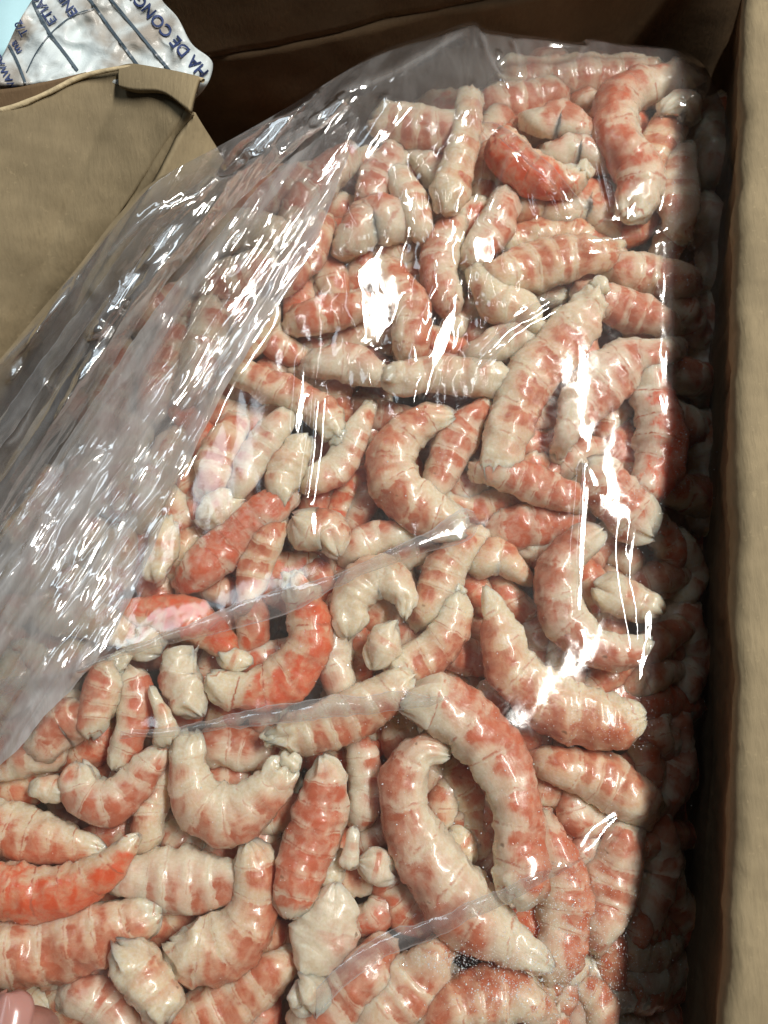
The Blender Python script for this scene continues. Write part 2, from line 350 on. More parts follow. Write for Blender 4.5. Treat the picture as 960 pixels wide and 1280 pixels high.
MADE = []; PTS = []     # every vertex of the heap, for draping the film
idx = [0]
def build_tail(lv, red, rag, wht, pts, label, dors=None, group='peeled shrimp heaped in the clear bag', name='peeled_shrimp', cat='shrimp', warm=None, nseg=6, zoff=0.0, flat=0.86, collect=None):
    idx[0] += 1; sd = idx[0] * 7
    rng = np.random.RandomState(sd)
    pts = [tuple(p) for p in pts]
    L = sum(math.hypot(pts[i + 1][0] - pts[i][0], pts[i + 1][1] - pts[i][1]) for i in range(len(pts) - 1))
    mw = max(p[2] for p in pts)
    if name == 'peeled_shrimp' and L < 2.3 * mw and lv > .15:
        # short visible stretch of a tail: both ends dive under its neighbours
        pts = [p if len(p) > 3 else p + (0.0,) for p in pts]
        e = 0.42 * mw
        def ext(a, b):
            d = math.hypot(a[0] - b[0], a[1] - b[1]); return (a[0] + (a[0] - b[0]) / d * e, a[1] + (a[1] - b[1]) / d * e, a[2] * .86, -0.012)
        qa, qb = ext(pts[0], pts[1]), ext(pts[-1], pts[-2])
        inside = lambda q: q[0] > np.interp(q[1], [60, 100, 150, 230, 330, 450, 600], [640, 560, 450, 300, 180, 110, 20]) and q[1] > 95 and q[0] < 890
        if inside(qa): pts = [qa] + pts; L += e
        if inside(qb): pts = pts + [qb]; L += e
    n = int(np.clip(L / 2.4, 24, 96)); k = 28
    A = catmull([(p[0], p[1], p[2], p[3] if len(p) > 3 else 0.0) for p in pts], n)
    A[:, 2] *= 0.93; mw = max(p[2] for p in pts)
    nseg = int(np.clip(round(L / (0.42 * mw)), 2, 7)) if name == 'peeled_shrimp' else nseg
    rag = tuple(max(q, .38) for q in rag)
    A[:, 2] = np.maximum(A[:, 2], 6)
    # centre sits below the surface of the heap by its own half thickness
    z0 = hz(A[:, 0], A[:, 1]) - lv * 0.0095 + A[:, 3] + zoff
    dep = np.linalg.norm(at(A[:, 0], A[:, 1], z0) - np.array([0, 0, CAMZ]), axis=1)
    z0 = z0 - 0.55 * (A[:, 2] * 0.5 * dep / F)
    P = at(A[:, 0], A[:, 1], z0)
    for _ in range(3):
        Q = np.vstack([P[:1], P, P[-1:]]); P = np.vstack([P[:1], 0.25 * Q[:-2][1:-1] + 0.5 * Q[1:-1][1:-1] + 0.25 * Q[2:][1:-1], P[-1:]])
    if n > 6:
        kk = np.array([1, 2, 3, 2, 1.]); kk /= kk.sum()
        zz = np.pad(P[:, 2], 2, mode='edge'); zz = np.convolve(zz, kk, 'valid'); P[:, 2] = zz
    depth = (np.linalg.norm(P - np.array([0, 0, CAMZ]), axis=1)) * 0.975
    R = A[:, 2] * 0.5 * depth / F
    u = np.linspace(0, 1, n)
    T = np.gradient(P, axis=0); T /= np.linalg.norm(T, axis=1)[:, None]
    for _ in range(4):
        T = np.vstack([T[:1], 0.25 * T[:-2] + 0.5 * T[1:-1] + 0.25 * T[2:], T[-1:]])
    T /= np.linalg.norm(T, axis=1)[:, None]
    Up = np.array([0, 0, 1.0]); Sd = np.cross(T, Up); Sd /= np.linalg.norm(Sd, axis=1)[:, None]; U = np.cross(Sd, T)
    if dors is None:
        a = np.array(pts, float); 
        if len(a) > 2:
            d = np.diff(a[:, :2], axis=0); cr = np.sum(d[:-1, 0] * d[1:, 1] - d[:-1, 1] * d[1:, 0]); 
            turn = cr / (np.mean(np.linalg.norm(d, axis=1)) ** 2)
        else: turn = 0
        # image y runs down: positive cross = turning right; outer side = left of travel = negative angle
        dors = -62 * np.clip(turn / 0.5, -1, 1)
    ph = np.linspace(0, 2 * np.pi, k, endpoint=False)
    PH, UU = np.meshgrid(ph, u)
    dv = np.cos(PH - rad(dors))
    seglen = 1.0 / nseg
    seg = UU * nseg + 0.12 * (1 - dv) + 0.08 * rng.randn()
    fr = seg - np.floor(seg)
    shing = (fr ** 1.6 - 0.45) * (0.5 + 0.5 * dv) * 0.040 - 0.020 * np.exp(-((fr - .94) / .05) ** 2) * (0.6 + 0.4 * dv)
    if name == 'shrimp_piece': shing = shing * 0.15
    tipA, tipB = 0.5 * mw / L, 0.5 * mw / L
    capA = np.clip(1 - (1 - np.clip((UU + .004) / max(0.02, tipA * 0.8), 0, 1)) ** 2, 0, 1) ** .5
    capB = np.clip(1 - (1 - np.clip((1.004 - UU) / max(0.02, tipB * 0.8), 0, 1)) ** 2, 0, 1) ** .5
    cap = capA * capB
    ru = R[:, None]; flat = flat * (1 + 0.10 * rng.randn())
    dirv = np.cos(PH)[..., None] * U[:, None] * flat + np.sin(PH)[..., None] * Sd[:, None]
    base = P[:, None] + dirv * ru[..., None]
    ragm = rag[0] * np.clip(1 - UU / 0.26, 0, 1) + rag[1] * np.clip(1 - (1 - UU) / 0.26, 0, 1)
    belly = np.clip(-dv, 0, 1)
    off = base + sd
    big = 1.35 if name == 'shrimp_piece' else 1.0
    disp = 1 + shing + 0.13 * big * fbm(off, 95, sd, 2) + 0.075 * big ** 1.5 * fbm(off, 300, sd + 3, 3) + belly * 0.12 * fbm(off, 420, sd + 5, 2)
    disp += ragm * (0.42 * fbm(off, 250, sd + 7, 3) + 0.10 * np.abs(vnoise(off, 800, sd + 9)))
    # torn ends: fringes of flesh of uneven length
    eA = np.clip(1 - UU / (0.9 * tipA + .03), 0, 1); eB = np.clip(1 - (1 - UU) / (0.9 * tipB + .03), 0, 1)
    lob = np.stack([np.cos(PH) * 2.1, np.sin(PH) * 2.1, np.full_like(PH, sd * 1.3)], -1)
    frA = eA * (0.55 * vnoise(lob, 1.0, sd + 41) + 0.40 * vnoise(lob, 2.4, sd + 42)) * (0.5 + rag[0]); frB = eB * (0.55 * vnoise(lob, 1.0, sd + 43) + 0.40 * vnoise(lob, 2.4, sd + 44)) * (0.5 + rag[1])
    disp *= 1 + 0.50 * (frA + frB)
    # belly side is flatter
    disp *= 1 - 0.10 * belly
    V = P[:, None] + dirv * (ru * disp * cap)[..., None]
    V = V + (T[:, None] * (ragm * 0.35 * vnoise(off, 420, sd + 11) * ru)[..., None])
    V = V + T[:, None] * (((frB - frA) * 0.5) * ru)[..., None]
    w = 0.5 * np.maximum(eA, eB) + wht[0] * np.clip(1.6 * (1 - UU / 0.32), 0, 1) + wht[1] * np.clip(1.6 * (1 - (1 - UU) / 0.32), 0, 1)
    Vf = V.reshape(-1, 3)
    Fc = grid_faces(n, k, True).tolist()
    Fc.append(list(range(k))[::-1]); Fc.append(list(range((n - 1) * k, n * k)))
    if warm is None: warm = float(np.clip(rng.rand() * 0.9, 0, 1))
    N = len(Vf)
    c0 = Vf.mean(0)
    PTS.append(Vf)
    at_ = dict(u=UU.ravel(), dors=dv.ravel(), seg=seg.ravel(), wht=w.ravel(), red=np.full(N, red), warm=np.full(N, warm))
    if collect is not None:
        collect.append((Vf, Fc, at_)); return None
    o = mesh_obj(name, Vf - c0, Fc, M_SHRIMP, None, True, at_)
    o.location = c0
    tag(o, label, cat, group)
    o_px = pts[len(pts) // 2]; MADE.append((o_px[0], o_px[1], label, red))
    # torn flesh at the ragged ends: crumbly lump that hangs on the end
    for e, (i, sgn) in enumerate(((1, -1), (n - 2, 1))):
        if rag[e] < 0.55 or name != 'peeled_shrimp': continue
        rr = R[i + (4 if e == 0 else -4)] * 0.80
        th = np.linspace(0, np.pi, 13); pp = np.linspace(0, 2 * np.pi, 20, endpoint=False)
        TH, PP = np.meshgrid(th, pp, indexing='ij')
        d = (np.cos(TH)[..., None] * T[i] * 0.9 + np.sin(TH)[..., None] * (np.cos(PP)[..., None] * U[i] * 0.75 + np.sin(PP)[..., None] * Sd[i] * 1.0))
        c = P[i] + T[i] * sgn * rr * 0.1
        q = c + d * rr
        dsp = 0.82 + 0.28 * fbm(q + sd, 190, sd + 21, 2) + 0.34 * fbm(q + sd, 480, sd + 23, 2) + 0.15 * np.abs(vnoise(q, 700, sd + 4))
        q = c + d * (rr * dsp)[..., None]
        qf = q.reshape(-1, 3)
        nn = len(qf)
        f = mesh_obj('frayed_end', qf - c0, grid_faces(13, 20, True), M_SHRIMP, o, True,
                 dict(u=np.zeros(nn), dors=np.full(nn, -0.6), seg=np.full(nn, 0.3), wht=np.full(nn, 0.25), red=np.full(nn, red * 0.8), warm=np.full(nn, warm)))
        PTS.append(qf)
    return o

T = build_tail
def chunk(lv, red, pts, label, rag=(0.9, 0.9), **kw):
    return build_tail(lv, red, rag, (0.3, 0.3), pts, label, name='shrimp_piece', cat='shrimp piece', group='broken shrimp pieces in the clear bag', nseg=kw.pop('nseg', 3), **kw)
# ------------------------------------------------------------------ the shrimp, traced one by one
# lower edge
T(0, .98, (0, .3), (0, .12), [(-40,1092,44),(20,1112,64),(83,1111,62),(122,1094,52),(147,1071,38),(174,1044,24)], 'brightest orange red tail lying flat beside a paler pink tail below it', warm=.9)
T(.6, .66, (0, .3), (0, .2), [(-30,1012,46),(20,1036,64),(70,1051,54),(108,1058,36),(134,1062,18)], 'orange tail with a pale frayed upper side just above the brightest orange tail', dors=60)
T(.3, .50, (0, .2), (0, 0), [(-45,1200,70),(20,1190,76),(80,1180,78),(130,1167,72),(170,1150,58),(202,1140,36)], 'thick pink tail running under the brightest orange tail')
chunk(-.3, .10, [(147,1182,38),(175,1213,62),(198,1248,54),(206,1278,36)], 'cream coloured jagged broken piece with one orange spot', warm=.7)
T(.6, .24, (.2, .2), (.3, 0), [(152,1095,44),(188,1097,70),(230,1100,74),(272,1102,62),(300,1095,46)], 'greyish stubby tail with a round white end next to the brightest orange tip')
T(.2, .50, (0, .3), (0, .15), [(312,1052,46),(319,1100,56),(309,1150,74),(277,1182,86),(240,1185,80),(213,1178,60)], 'hooked tail with a red upper arm and greyish banded lower end')
T(-.2, .36, (0, .9), (.35, .1), [(240,914,42),(236,960,54),(250,1003,74),(286,1018,78),(322,1000,62),(347,970,44),(362,952,36)], 'plump pale beige tail bent like a U with a crumbly torn tip', warm=.5)
T(.1, .66, (.1, .1), (.15, 0), [(402,945,28),(408,970,50),(402,1005,68),(393,1040,74),(378,1085,66),(368,1120,56),(362,1146,38)], 'upright straight tail with red bands and a white patch', dors=0)
chunk(.2, .04, [(419,1104,30),(413,1140,64),(402,1175,74),(386,1205,50),(378,1222,26)], 'leaf shaped white piece under the upright banded tail', rag=(.35, .35), flat=.6)
chunk(-.2, .0, [(376,1228,38),(387,1246,50),(392,1266,34)], 'small round frosted white lump below the leaf shaped white piece')
T(0, .52, (0, .5), (0, .55), [(562,944,32),(530,940,46),(509,968,60),(506,1005,68),(513,1035,74),(534,1074,82),(566,1117,94),(608,1156,84),(652,1186,50),(690,1209,28)], 'long orange blotched tail ending in a thick white fringed tip', warm=.3)
T(-.5, .62, (0, .1), (.4, 0), [(500,884,48),(535,880,76),(580,900,86),(620,945,84),(643,1000,76),(650,1050,68),(648,1100,70),(640,1132,48)], 'large red marked tail arching over the white fringed one', warm=.3)
T(1.0, .62, (.2, .3), (0, 0), [(690,1045,40),(702,1095,70),(706,1150,72),(700,1195,60)], 'frosted pink tail lying beyond the lower end of the large arch')
T(1.3, .36, (.3, .5), (.3, .1), [(778,1048,50),(766,1090,66),(756,1130,62),(748,1164,40)], 'whitish frosted tail beside the small bright curved crease')
T(.9, .46, (.1, .1), (0, .35), [(686,955,46),(728,967,66),(765,980,74),(797,1000,60)], 'pink tail with a rounded white right end below the big pink S shape')
T(0, .50, (.3, .3), (.2, 0), [(605,733,20),(618,765,42),(630,800,66),(645,838,78),(685,875,84),(730,893,82),(770,902,76),(808,895,52)], 'big pink tail running from a thin white point down into a thick bend')
T(-.1, .44, (0, .2), (0, 0), [(752,662,36),(716,688,56),(698,730,68),(708,775,68),(742,808,56),(784,814,46),(814,800,26)], 'smooth crescent tail under two bright vertical film streaks')
chunk(.3, .08, [(744,733,44),(775,745,58),(805,757,50),(826,768,36)], 'cream piece nestled inside the crescent tail', rag=(.4, .6))
T(.1, .54, (.2, .2), (0, .2), [(733,580,50),(755,605,72),(785,640,76),(816,668,58)], 'frosted pink tail just above the crescent one')
T(.4, .84, (.1, .1), (.9, 0), [(815,462,38),(815,495,56),(827,538,66),(822,580,70),(803,616,50)], 'dark red tail capped by a bright white round end at the shadow edge')
T(.2, .38, (0, .8), (0, .4), [(826,440,40),(790,450,66),(755,475,76),(726,507,70),(708,542,40)], 'pale pink tail slanting down to a frayed white end beside the white capped tail', dors=-50)
T(0, .42, (.8, .2), (.3, .2), [(748,358,28),(725,400,60),(695,435,72),(660,480,72),(640,520,70),(628,560,62),(612,600,40)], 'long cream and pink tail rising to a jagged point by its paler slanting neighbour', dors=-40)
T(.3, .62, (.7, .1), (.3, 0), [(608,590,40),(645,597,54),(680,612,56),(714,622,44)], 'short tail with a dark red saddle crossing below the long cream and pink one')
T(.6, .46, (0, .2), (0, .3), [(602,510,26),(580,535,54),(562,572,60),(548,602,46),(540,620,28)], 'narrow banded pink tail tucked inside the large orange C shape', dors=0)
T(0, .58, (0, .2), (0, .3), [(568,521,28),(530,530,50),(497,556,66),(490,590,74),(510,625,72),(550,647,64),(582,660,48)], 'large orange banded tail curled like a C', warm=.7)
T(.6, .34, (.2, .2), (0, 0), [(585,680,44),(560,705,62),(545,742,62),(530,766,40)], 'dull pale tail below the rounded end of the long film fold')
T(.5, .52, (.6, 0), (.5, 0), [(570,738,34),(568,770,48),(555,800,62),(520,825,62),(488,848,50)], 'pinkish tail with a white upper tip between the cream hook and the thin white point')
T(0, .36, (1, .1), (.3, 0), [(335,922,28),(365,918,52),(405,906,66),(450,888,72),(490,862,58),(517,845,40)], 'long cream tail with a crumbly end and a brownish red saddle', dors=50, warm=.7)
chunk(-.1, .12, [(496,780,38),(480,805,52),(467,836,30)], 'small smooth cream nugget inside the hooked cream piece', rag=(.1, .2), warm=.5)
chunk(.2, .06, [(436,795,50),(440,748,62),(475,720,64),(506,745,42),(506,772,22)], 'broad cream piece hooked like a claw around the small nugget', rag=(.3, .9))
T(.1, .82, (.7, .1), (.2, .6), [(365,724,42),(383,765,58),(386,805,66),(360,845,72),(325,860,62),(290,862,52),(264,843,40)], 'vivid orange banded tail sweeping round to a white left end', warm=.8)
chunk(.3, .06, [(274,815,28),(295,825,36),(313,832,26)], 'small cream pebble shaped piece inside the vivid orange bend', rag=(.1, .3), warm=.8)
chunk(.1, .12, [(241,815,36),(226,840,56),(236,870,50),(252,893,28)], 'lumpy cream piece with a pink spot left of the vivid orange bend', warm=.4)
chunk(-.2, .03, [(188,858,17),(197,880,19),(206,903,26),(211,930,50)], 'thin cream stick standing on a pale base beside the U shaped tail', rag=(.1, .4))
T(.6, .94, (.2, .2), (.3, 0), [(160,765,36),(195,770,60),(236,776,64),(270,795,52),(287,817,30)], 'glowing orange red tail crossed by the long film fold', warm=.9)
T(.4, .72, (.2, .2), (0, 0), [(346,628,50),(315,655,64),(280,685,64),(244,717,50)], 'straight dark pink tail with lengthwise red stripe', dors=0, warm=.1)
T(.3, .10, (.1, .3), (.2, .2), [(353,526,36),(335,552,50),(315,580,46),(300,610,32)], 'short smooth white tail leaning over the dark pink striped one')
chunk(.3, .12, [(247,645,44),(275,635,52),(306,625,38)], 'beige oval piece touching the upper end of the dark pink striped tail', rag=(.3, .3), warm=.7)
T(.6, .36, (.6, .5), (0, 0), [(263,607,46),(275,575,60),(287,543,50)], 'rough pinkish lump at the edge of the hazy film')
chunk(.2, .03, [(212,645,36),(203,690,48),(195,724,34)], 'yellowish white stub sticking out from under the hazy film', warm=1.0)
T(.5, .42, (.1, .4), (0, 0), [(340,660,40),(325,695,54),(315,730,46),(307,750,26)], 'small pink and white tail below the dark pink striped one')
T(.1, .42, (.2, .3), (.7, 0), [(368,648,46),(390,664,62),(412,664,56),(424,694,34)], 'glossy cream bulge with an orange rim under a bright glint')
T(.4, .20, (.1, .3), (0, 0), [(456,520,30),(441,550,46),(420,585,52),(393,600,40)], 'pale forked tail with small red spots left of the large orange C')
chunk(.3, .12, [(385,545,30),(366,575,52),(356,605,48),(352,632,30)], 'flesh coloured lump under two thin bright streaks', rag=(.4, .6), warm=.7)
T(.3, .52, (.1, .7), (.2, .3), [(288,460,36),(330,480,48),(370,498,50),(405,520,48),(427,548,34)], 'brownish orange tail running down to a white tip beneath a sharp glint', dors=-50, warm=.6)
T(.3, .30, (.2, .2), (.3, 0), [(406,455,50),(440,455,60),(470,468,40)], 'pale bulge with a pink patch at the left end of the white tube')
T(.1, .06, (.1, .1), (.2, .2), [(478,476,46),(530,470,54),(585,472,56),(638,475,46)], 'smooth white tube lying level across the middle of the heap', warm=.5)
T(.7, .62, (.1, .1), (0, 0), [(380,400,46),(415,392,54),(452,385,42)], 'reddish tail above the pale bulge with the pink patch')
T(.5, .58, (.1, .1), (0, 0), [(488,345,44),(510,385,58),(515,432,50)], 'pink tail behind the widest white glare on the film')
T(.3, .32, (.2, .1), (.1, 0), [(618,347,46),(665,335,68),(710,325,66),(750,318,46)], 'peach coloured tail with a small dark mark under the film pocket', dors=0, warm=.8)
T(.3, .04, (.1, .5), (.3, .3), [(603,352,36),(622,380,56),(655,390,48),(672,408,24)], 'white curved tail below the peach coloured one')
T(.6, .54, (.1, .2), (0, .2), [(742,370,44),(776,385,58),(810,395,52),(828,402,38)], 'tail with two red bands right of the jagged cream point')
T(.9, .14, (.1, .1), (0, 0), [(598,442,40),(630,430,58),(668,425,48)], 'greyish translucent tail behind two fine diagonal film lines')
# far end
T(.2, .98, (0, .6), (0, .5), [(622,168,40),(640,200,58),(670,222,58),(705,226,44),(731,214,28)], 'deep red orange tail with a white torn tip in the upper pocket', warm=.6)
T(-.3, .16, (.4, .2), (0, 0), [(586,112,36),(584,150,36),(575,195,42),(563,235,54),(552,264,38)], 'tall thin beige tail standing like a stick', warm=.8)
T(.3, .42, (.1, .1), (0, .3), [(463,150,40),(500,157,58),(540,165,58),(572,160,44)], 'cream tail with a dark red underside near the far edge of the bag', dors=55, warm=.5)
T(.6, .42, (.1, .1), (.3, 0), [(490,200,44),(475,222,52),(460,247,40)], 'small blunt pink stub below the cream tail with the dark red underside')
T(.4, .08, (.2, .2), (.2, 0), [(499,225,36),(515,255,46),(526,287,36)], 'shiny wet white tail left of the tall beige stick')
T(.6, .52, (.1, .1), (0, 0), [(438,302,50),(465,277,62),(492,281,60)], 'broad pink tail near the left side of the wet white one')
T(.2, .46, (.1, .1), (.6, 0), [(674,150,42),(700,152,56),(727,160,40)], 'rounded tail end like a ball with a white top')
T(.1, .66, (.1, .2), (.35, .1), [(868,104,48),(825,108,54),(785,120,56),(767,150,62),(780,185,56),(799,215,62),(796,250,58),(784,274,38)], 'pink tail bent like a question mark in the far corner', warm=.4)
T(.6, .30, (.1, .1), (0, .2), [(622,90,36),(670,95,50),(720,96,52),(780,92,46),(832,94,32)], 'long pale tail stretched along the far end of the bag', dors=40)
chunk(-.1, .04, [(828,142,32),(850,137,44),(868,150,40)], 'frosted white crumb inside the question mark bend', rag=(.7, .3))
T(.9, .44, (.1, .1), (0, 0), [(832,166,48),(815,200,52),(803,228,40)], 'pinkish tail below the frosted white crumb')
T(.5, .22, (.2, .2), (0, 0), [(851,203,40),(848,240,54),(851,278,44)], 'pale frosted tail standing at the edge of the shadow near the far corner')
T(1.6, .66, (.1, .1), (0, 0), [(688,268,60),(735,257,70),(764,288,50)], 'dark pink tail deep in the pocket below the deep red orange one')
T(.9, .32, (.1, .1), (0, 0), [(768,335,42),(810,346,58),(848,352,50)], 'dull pink tail beside the peach coloured one')
T(1.0, .40, (.2, .2), (0, 0), [(692,195,40),(722,190,50),(745,200,40)], 'pink tail partly under the ball like end')
T(.9, .34, (.1, .1), (0, 0), [(600,702,48),(625,698,52),(648,716,30)], 'pale rounded tail beside the thin white point')
T(1.2, .62, (.1, .1), (0, 0), [(636,662,60),(680,655,66),(714,648,50)], 'dull red tail between the crescent and the rounded fold end')
T(.8, .56, (.1, .1), (0, 0), [(560,290,50),(548,330,58),(560,372,44)], 'wet dark pink tail between the tall beige stick and the white glare', warm=.3)
T(.7, .40, (.1, .1), (0, .2), [(628,262,46),(612,295,52),(590,318,40)], 'pink mottled tail below the deep red orange one')
T(1.2, .5, (.1, .1), (0, 0), [(520,195,40),(545,215,48),(560,240,40)], 'brownish tail half hidden behind the tall beige stick')
T(1.3, .5, (.1, .1), (0, 0), [(612,130,44),(650,128,52),(690,118,44)], 'dusky tail behind the tip of the tall beige stick')
# through the hazy film
T(.3, .10, (.2, .5), (0, 0), [(72,770,50),(110,775,58),(152,791,44)], 'whitish tail seen through the lower corner of the hazy film')
T(.4, .60, (.1, .1), (0, 0), [(40,715,54),(75,685,62),(110,670,50)], 'pink tail seen through the hazy film above the whitish one')
T(.5, .05, (.2, .3), (0, 0), [(330,398,40),(310,425,54),(288,440,40)], 'yellowish white tail under the right rim of the hazy film', warm=.9)
T(.5, .04, (.3, .3), (0, 0), [(262,300,50),(305,290,62),(345,296,50)], 'bright cream tail beneath crumpled film near the upper carton flap')
T(.6, .50, (.1, .1), (0, 0), [(300,250,50),(345,240,60),(385,226,50)], 'pink tail beneath smooth hazy film above the bright cream tail')
T(.6, .62, (.1, .1), (0, 0), [(372,262,46),(392,235,56),(425,205,46)], 'reddish tail under the hazy film beside the blunt pink stub')
T(.6, .55, (.1, .1), (0, 0), [(362,345,44),(382,320,54),(398,290,40)], 'red brown tail at a gap in the hazy rim')
T(.7, .62, (.1, .1), (0, 0), [(215,420,44),(200,462,54),(190,505,44)], 'dark red tail dimly seen between two long bright film creases')
T(.6, .08, (.2, .2), (0, 0), [(262,400,50),(255,440,60),(240,480,46)], 'white tail dimly seen beside a curved bright glint')
T(.7, .45, (.1, .1), (0, 0), [(170,540,50),(160,585,60),(165,630,50)], 'pink grey tail dimly seen in the middle of the hazy film')
T(.7, .10, (.2, .2), (0, 0), [(215,560,44),(195,600,56),(180,640,46)], 'pale grey tail dimly seen along the hazy rim')
T(.7, .55, (.1, .1), (0, 0), [(110,600,50),(95,640,60),(100,680,44)], 'mauve tail dimly seen beside the brightest film streak')
T(.6, .12, (.1, .1), (0, 0), [(150,680,46),(140,715,58),(120,745,44)], 'pale blurred tail below the middle of the hazy film')
T(.8, .4, (.1, .1), (0, 0), [(150,450,46),(140,500,56),(125,545,46)], 'greyish pink tail dimly seen at the slack side of the bag')
T(.8, .12, (.1, .1), (0, 0), [(30,830,54),(10,865,60),(-25,880,50)], 'milky tail under the corner where two film folds meet')
T(.7, .5, (.1, .1), (0, 0), [(95,820,50),(60,840,54),(20,800,40)], 'pinkish tail just above the long film fold')
T(.8, .4, (.1, .1), (0, 0), [(60,945,44),(20,945,58),(-30,955,50)], 'dull tail under the grey corner of film')
T(.7, .3, (.1, .1), (0, 0), [(330,330,46),(300,345,56),(262,352,46)], 'grey pink tail dimly seen below the bright cream one')
T(.9, .4, (.1, .1), (0, 0), [(225,330,44),(205,362,54),(180,392,44)], 'faint tail under the crumpled slack film')
T(.9, .5, (.1, .1), (0, 0), [(60,610,46),(40,650,52),(10,680,46)], 'faint reddish tail under the brightest crumple of slack film')
T(.3, .46, (.1, .2), (0, .2), [(58,928,44),(80,906,62),(106,898,54),(124,876,36)], 'pink tail with a pale blunt foot near the grey corner of film', warm=.5)
T(.0, .64, (.8, .1), (.2, 0), [(150,828,42),(132,858,50),(119,893,46),(114,922,30)], 'orange pink tail with a torn top under the edge of the long film fold', warm=.6)
T(.4, .64, (.1, .4), (.2, .3), [(158,835,38),(172,865,50),(166,905,46),(156,935,42),(143,962,28)], 'mottled red tail left of the thin cream stick', warm=.3)
T(.1, .60, (.1, .2), (0, 0), [(100,955,42),(106,988,56),(135,1000,60),(166,980,52),(190,950,38),(206,932,24)], 'red and white tail curved like a cup below the mottled red one', warm=.3)
chunk(.3, .15, [(38,991,24),(62,985,36),(86,993,22)], 'little beige sliver above the frayed orange tail', rag=(.2, .3), warm=.6)
chunk(.4, .08, [(158,800,36),(180,805,46),(200,816,32)], 'cream crumb under the long film fold beside the glowing orange red tail')
chunk(.0, .0, [(443,1033,22),(440,1058,20),(435,1085,30)], 'tiny white stalk with a knob right of the upright banded tail', rag=(.3, .2))
chunk(.3, .18, [(446,1077,30),(466,1082,44),(492,1092,44)], 'small pale pink piece left of the long orange blotched tail', rag=(.5, .2))
chunk(.7, .06, [(425,1062,30),(412,1085,44),(420,1110,36)], 'thin pale flap behind the tiny white stalk', rag=(.2, .2))
T(.4, .32, (.1, .6), (.1, .1), [(462,1282,70),(498,1248,82),(528,1218,74),(545,1193,40)], 'broad pale pink tail crossing the lower edge under the film fold', warm=.5)
T(.4, .56, (.1, .2), (0, .2), [(545,1275,56),(590,1252,72),(640,1246,68),(662,1256,46)], 'orange pink tail below the white fringed tip', warm=.6)
T(.8, .42, (.1, .3), (0, 0), [(225,1296,60),(275,1262,72),(322,1230,62),(354,1206,40)], 'dull pink tail slanting up to the leaf shaped white piece')
T(.5, .44, (.1, .1), (0, 0), [(395,1275,56),(432,1238,72),(466,1204,62)], 'pink tail under the wide film fold by the round frosted lump')
T(.8, .3, (.1, .1), (0, 0), [(96,1245,50),(130,1258,54),(152,1288,40)], 'dull tail beside the jagged cream piece and the thumb')
T(1.6, .64, (.1, .1), (0, 0), [(566,968,50),(592,1010,58),(598,1062,42)], 'deep red tail seen through the hole of the large arch')
chunk(1.3, .12, [(562,1036,24),(577,1055,34),(590,1080,26)], 'small pale piece inside the hole of the large arch', rag=(.2, .4))
T(1.2, .3, (.1, .1), (0, 0), [(445,925,36),(458,970,50),(452,1015,44)], 'pale tail between the upright banded one and the long orange blotched one')
T(1.2, .54, (.1, .1), (0, 0), [(268,936,50),(305,935,58),(334,946,42)], 'pink tail filling the bend of the pale U', warm=.2)
T(.9, .40, (.1, .2), (0, 0), [(210,960,34),(192,1000,50),(185,1040,44)], 'pale pink tail between the cup shape and the pale U')
T(.9, .4, (.1, .1), (0, 0), [(425,770,50),(415,815,60),(425,860,46)], 'pinkish grey tail between the vivid orange bend and the cream hook')
T(.8, .32, (.1, .1), (0, 0), [(440,690,44),(470,672,52),(500,668,40)], 'flesh pink crumbly tail below the large orange C')
# the shaded side along the carton wall
T(.2, .2, (.1, .1), (0, 0), [(892,128,50),(893,170,62),(888,208,52)], 'shaded tail farthest along the dark side of the bag', zoff=-.012)
T(.3, .25, (.1, .1), (0, 0), [(882,268,50),(892,310,54),(888,345,42)], 'shaded tail beside the peach one in the dark gap by the carton wall', zoff=-.012)
T(.6, .3, (.1, .1), (0, 0), [(880,400,50),(888,450,60),(884,500,50)], 'shaded tail in the gap right of the white capped one', zoff=-.012)
T(.5, .42, (.1, .1), (0, 0), [(872,545,50),(884,590,60),(876,640,52)], 'shaded reddish tail next to the frosted pink one above the crescent', zoff=-.012)
T(.5, .15, (.1, .1), (0, 0), [(848,680,46),(858,715,54),(852,745,40)], 'shaded pale blunt tail next to the crescent', zoff=-.012)
T(.7, .4, (.1, .1), (0, 0), [(848,770,56),(855,820,66),(845,870,56)], 'shaded tail below the shaded blunt one', zoff=-.012)
T(.7, .45, (.1, .1), (0, 0), [(835,900,60),(832,950,70),(818,1000,60)], 'shaded red tail beside the thick pink bend', zoff=-.012)
T(.7, .3, (.1, .1), (0, 0), [(812,1035,60),(812,1085,72),(800,1140,60)], 'shaded tail next to the whitish frosted one', zoff=-.012)
T(.8, .10, (.1, .1), (0, 0), [(715,1265,50),(768,1235,64),(830,1210,56)], 'shaded pale tail slanting across the dark lower corner', zoff=-.012)
T(.9, .3, (.1, .1), (0, 0), [(770,1180,50),(800,1190,56),(835,1170,46)], 'shaded tail above the slanting pale one in the dark lower corner', zoff=-.012)
T(.9, .4, (.1, .1), (0, 0), [(640,1210,50),(680,1225,56),(715,1210,46)], 'frost covered pink tail beyond the white fringed tip', zoff=-.012)
T(.9, .3, (.1, .1), (0, 0), [(690,1285,50),(720,1300,60),(780,1295,56)], 'shaded tail cut by the lower edge right of the orange pink one', zoff=-.012)
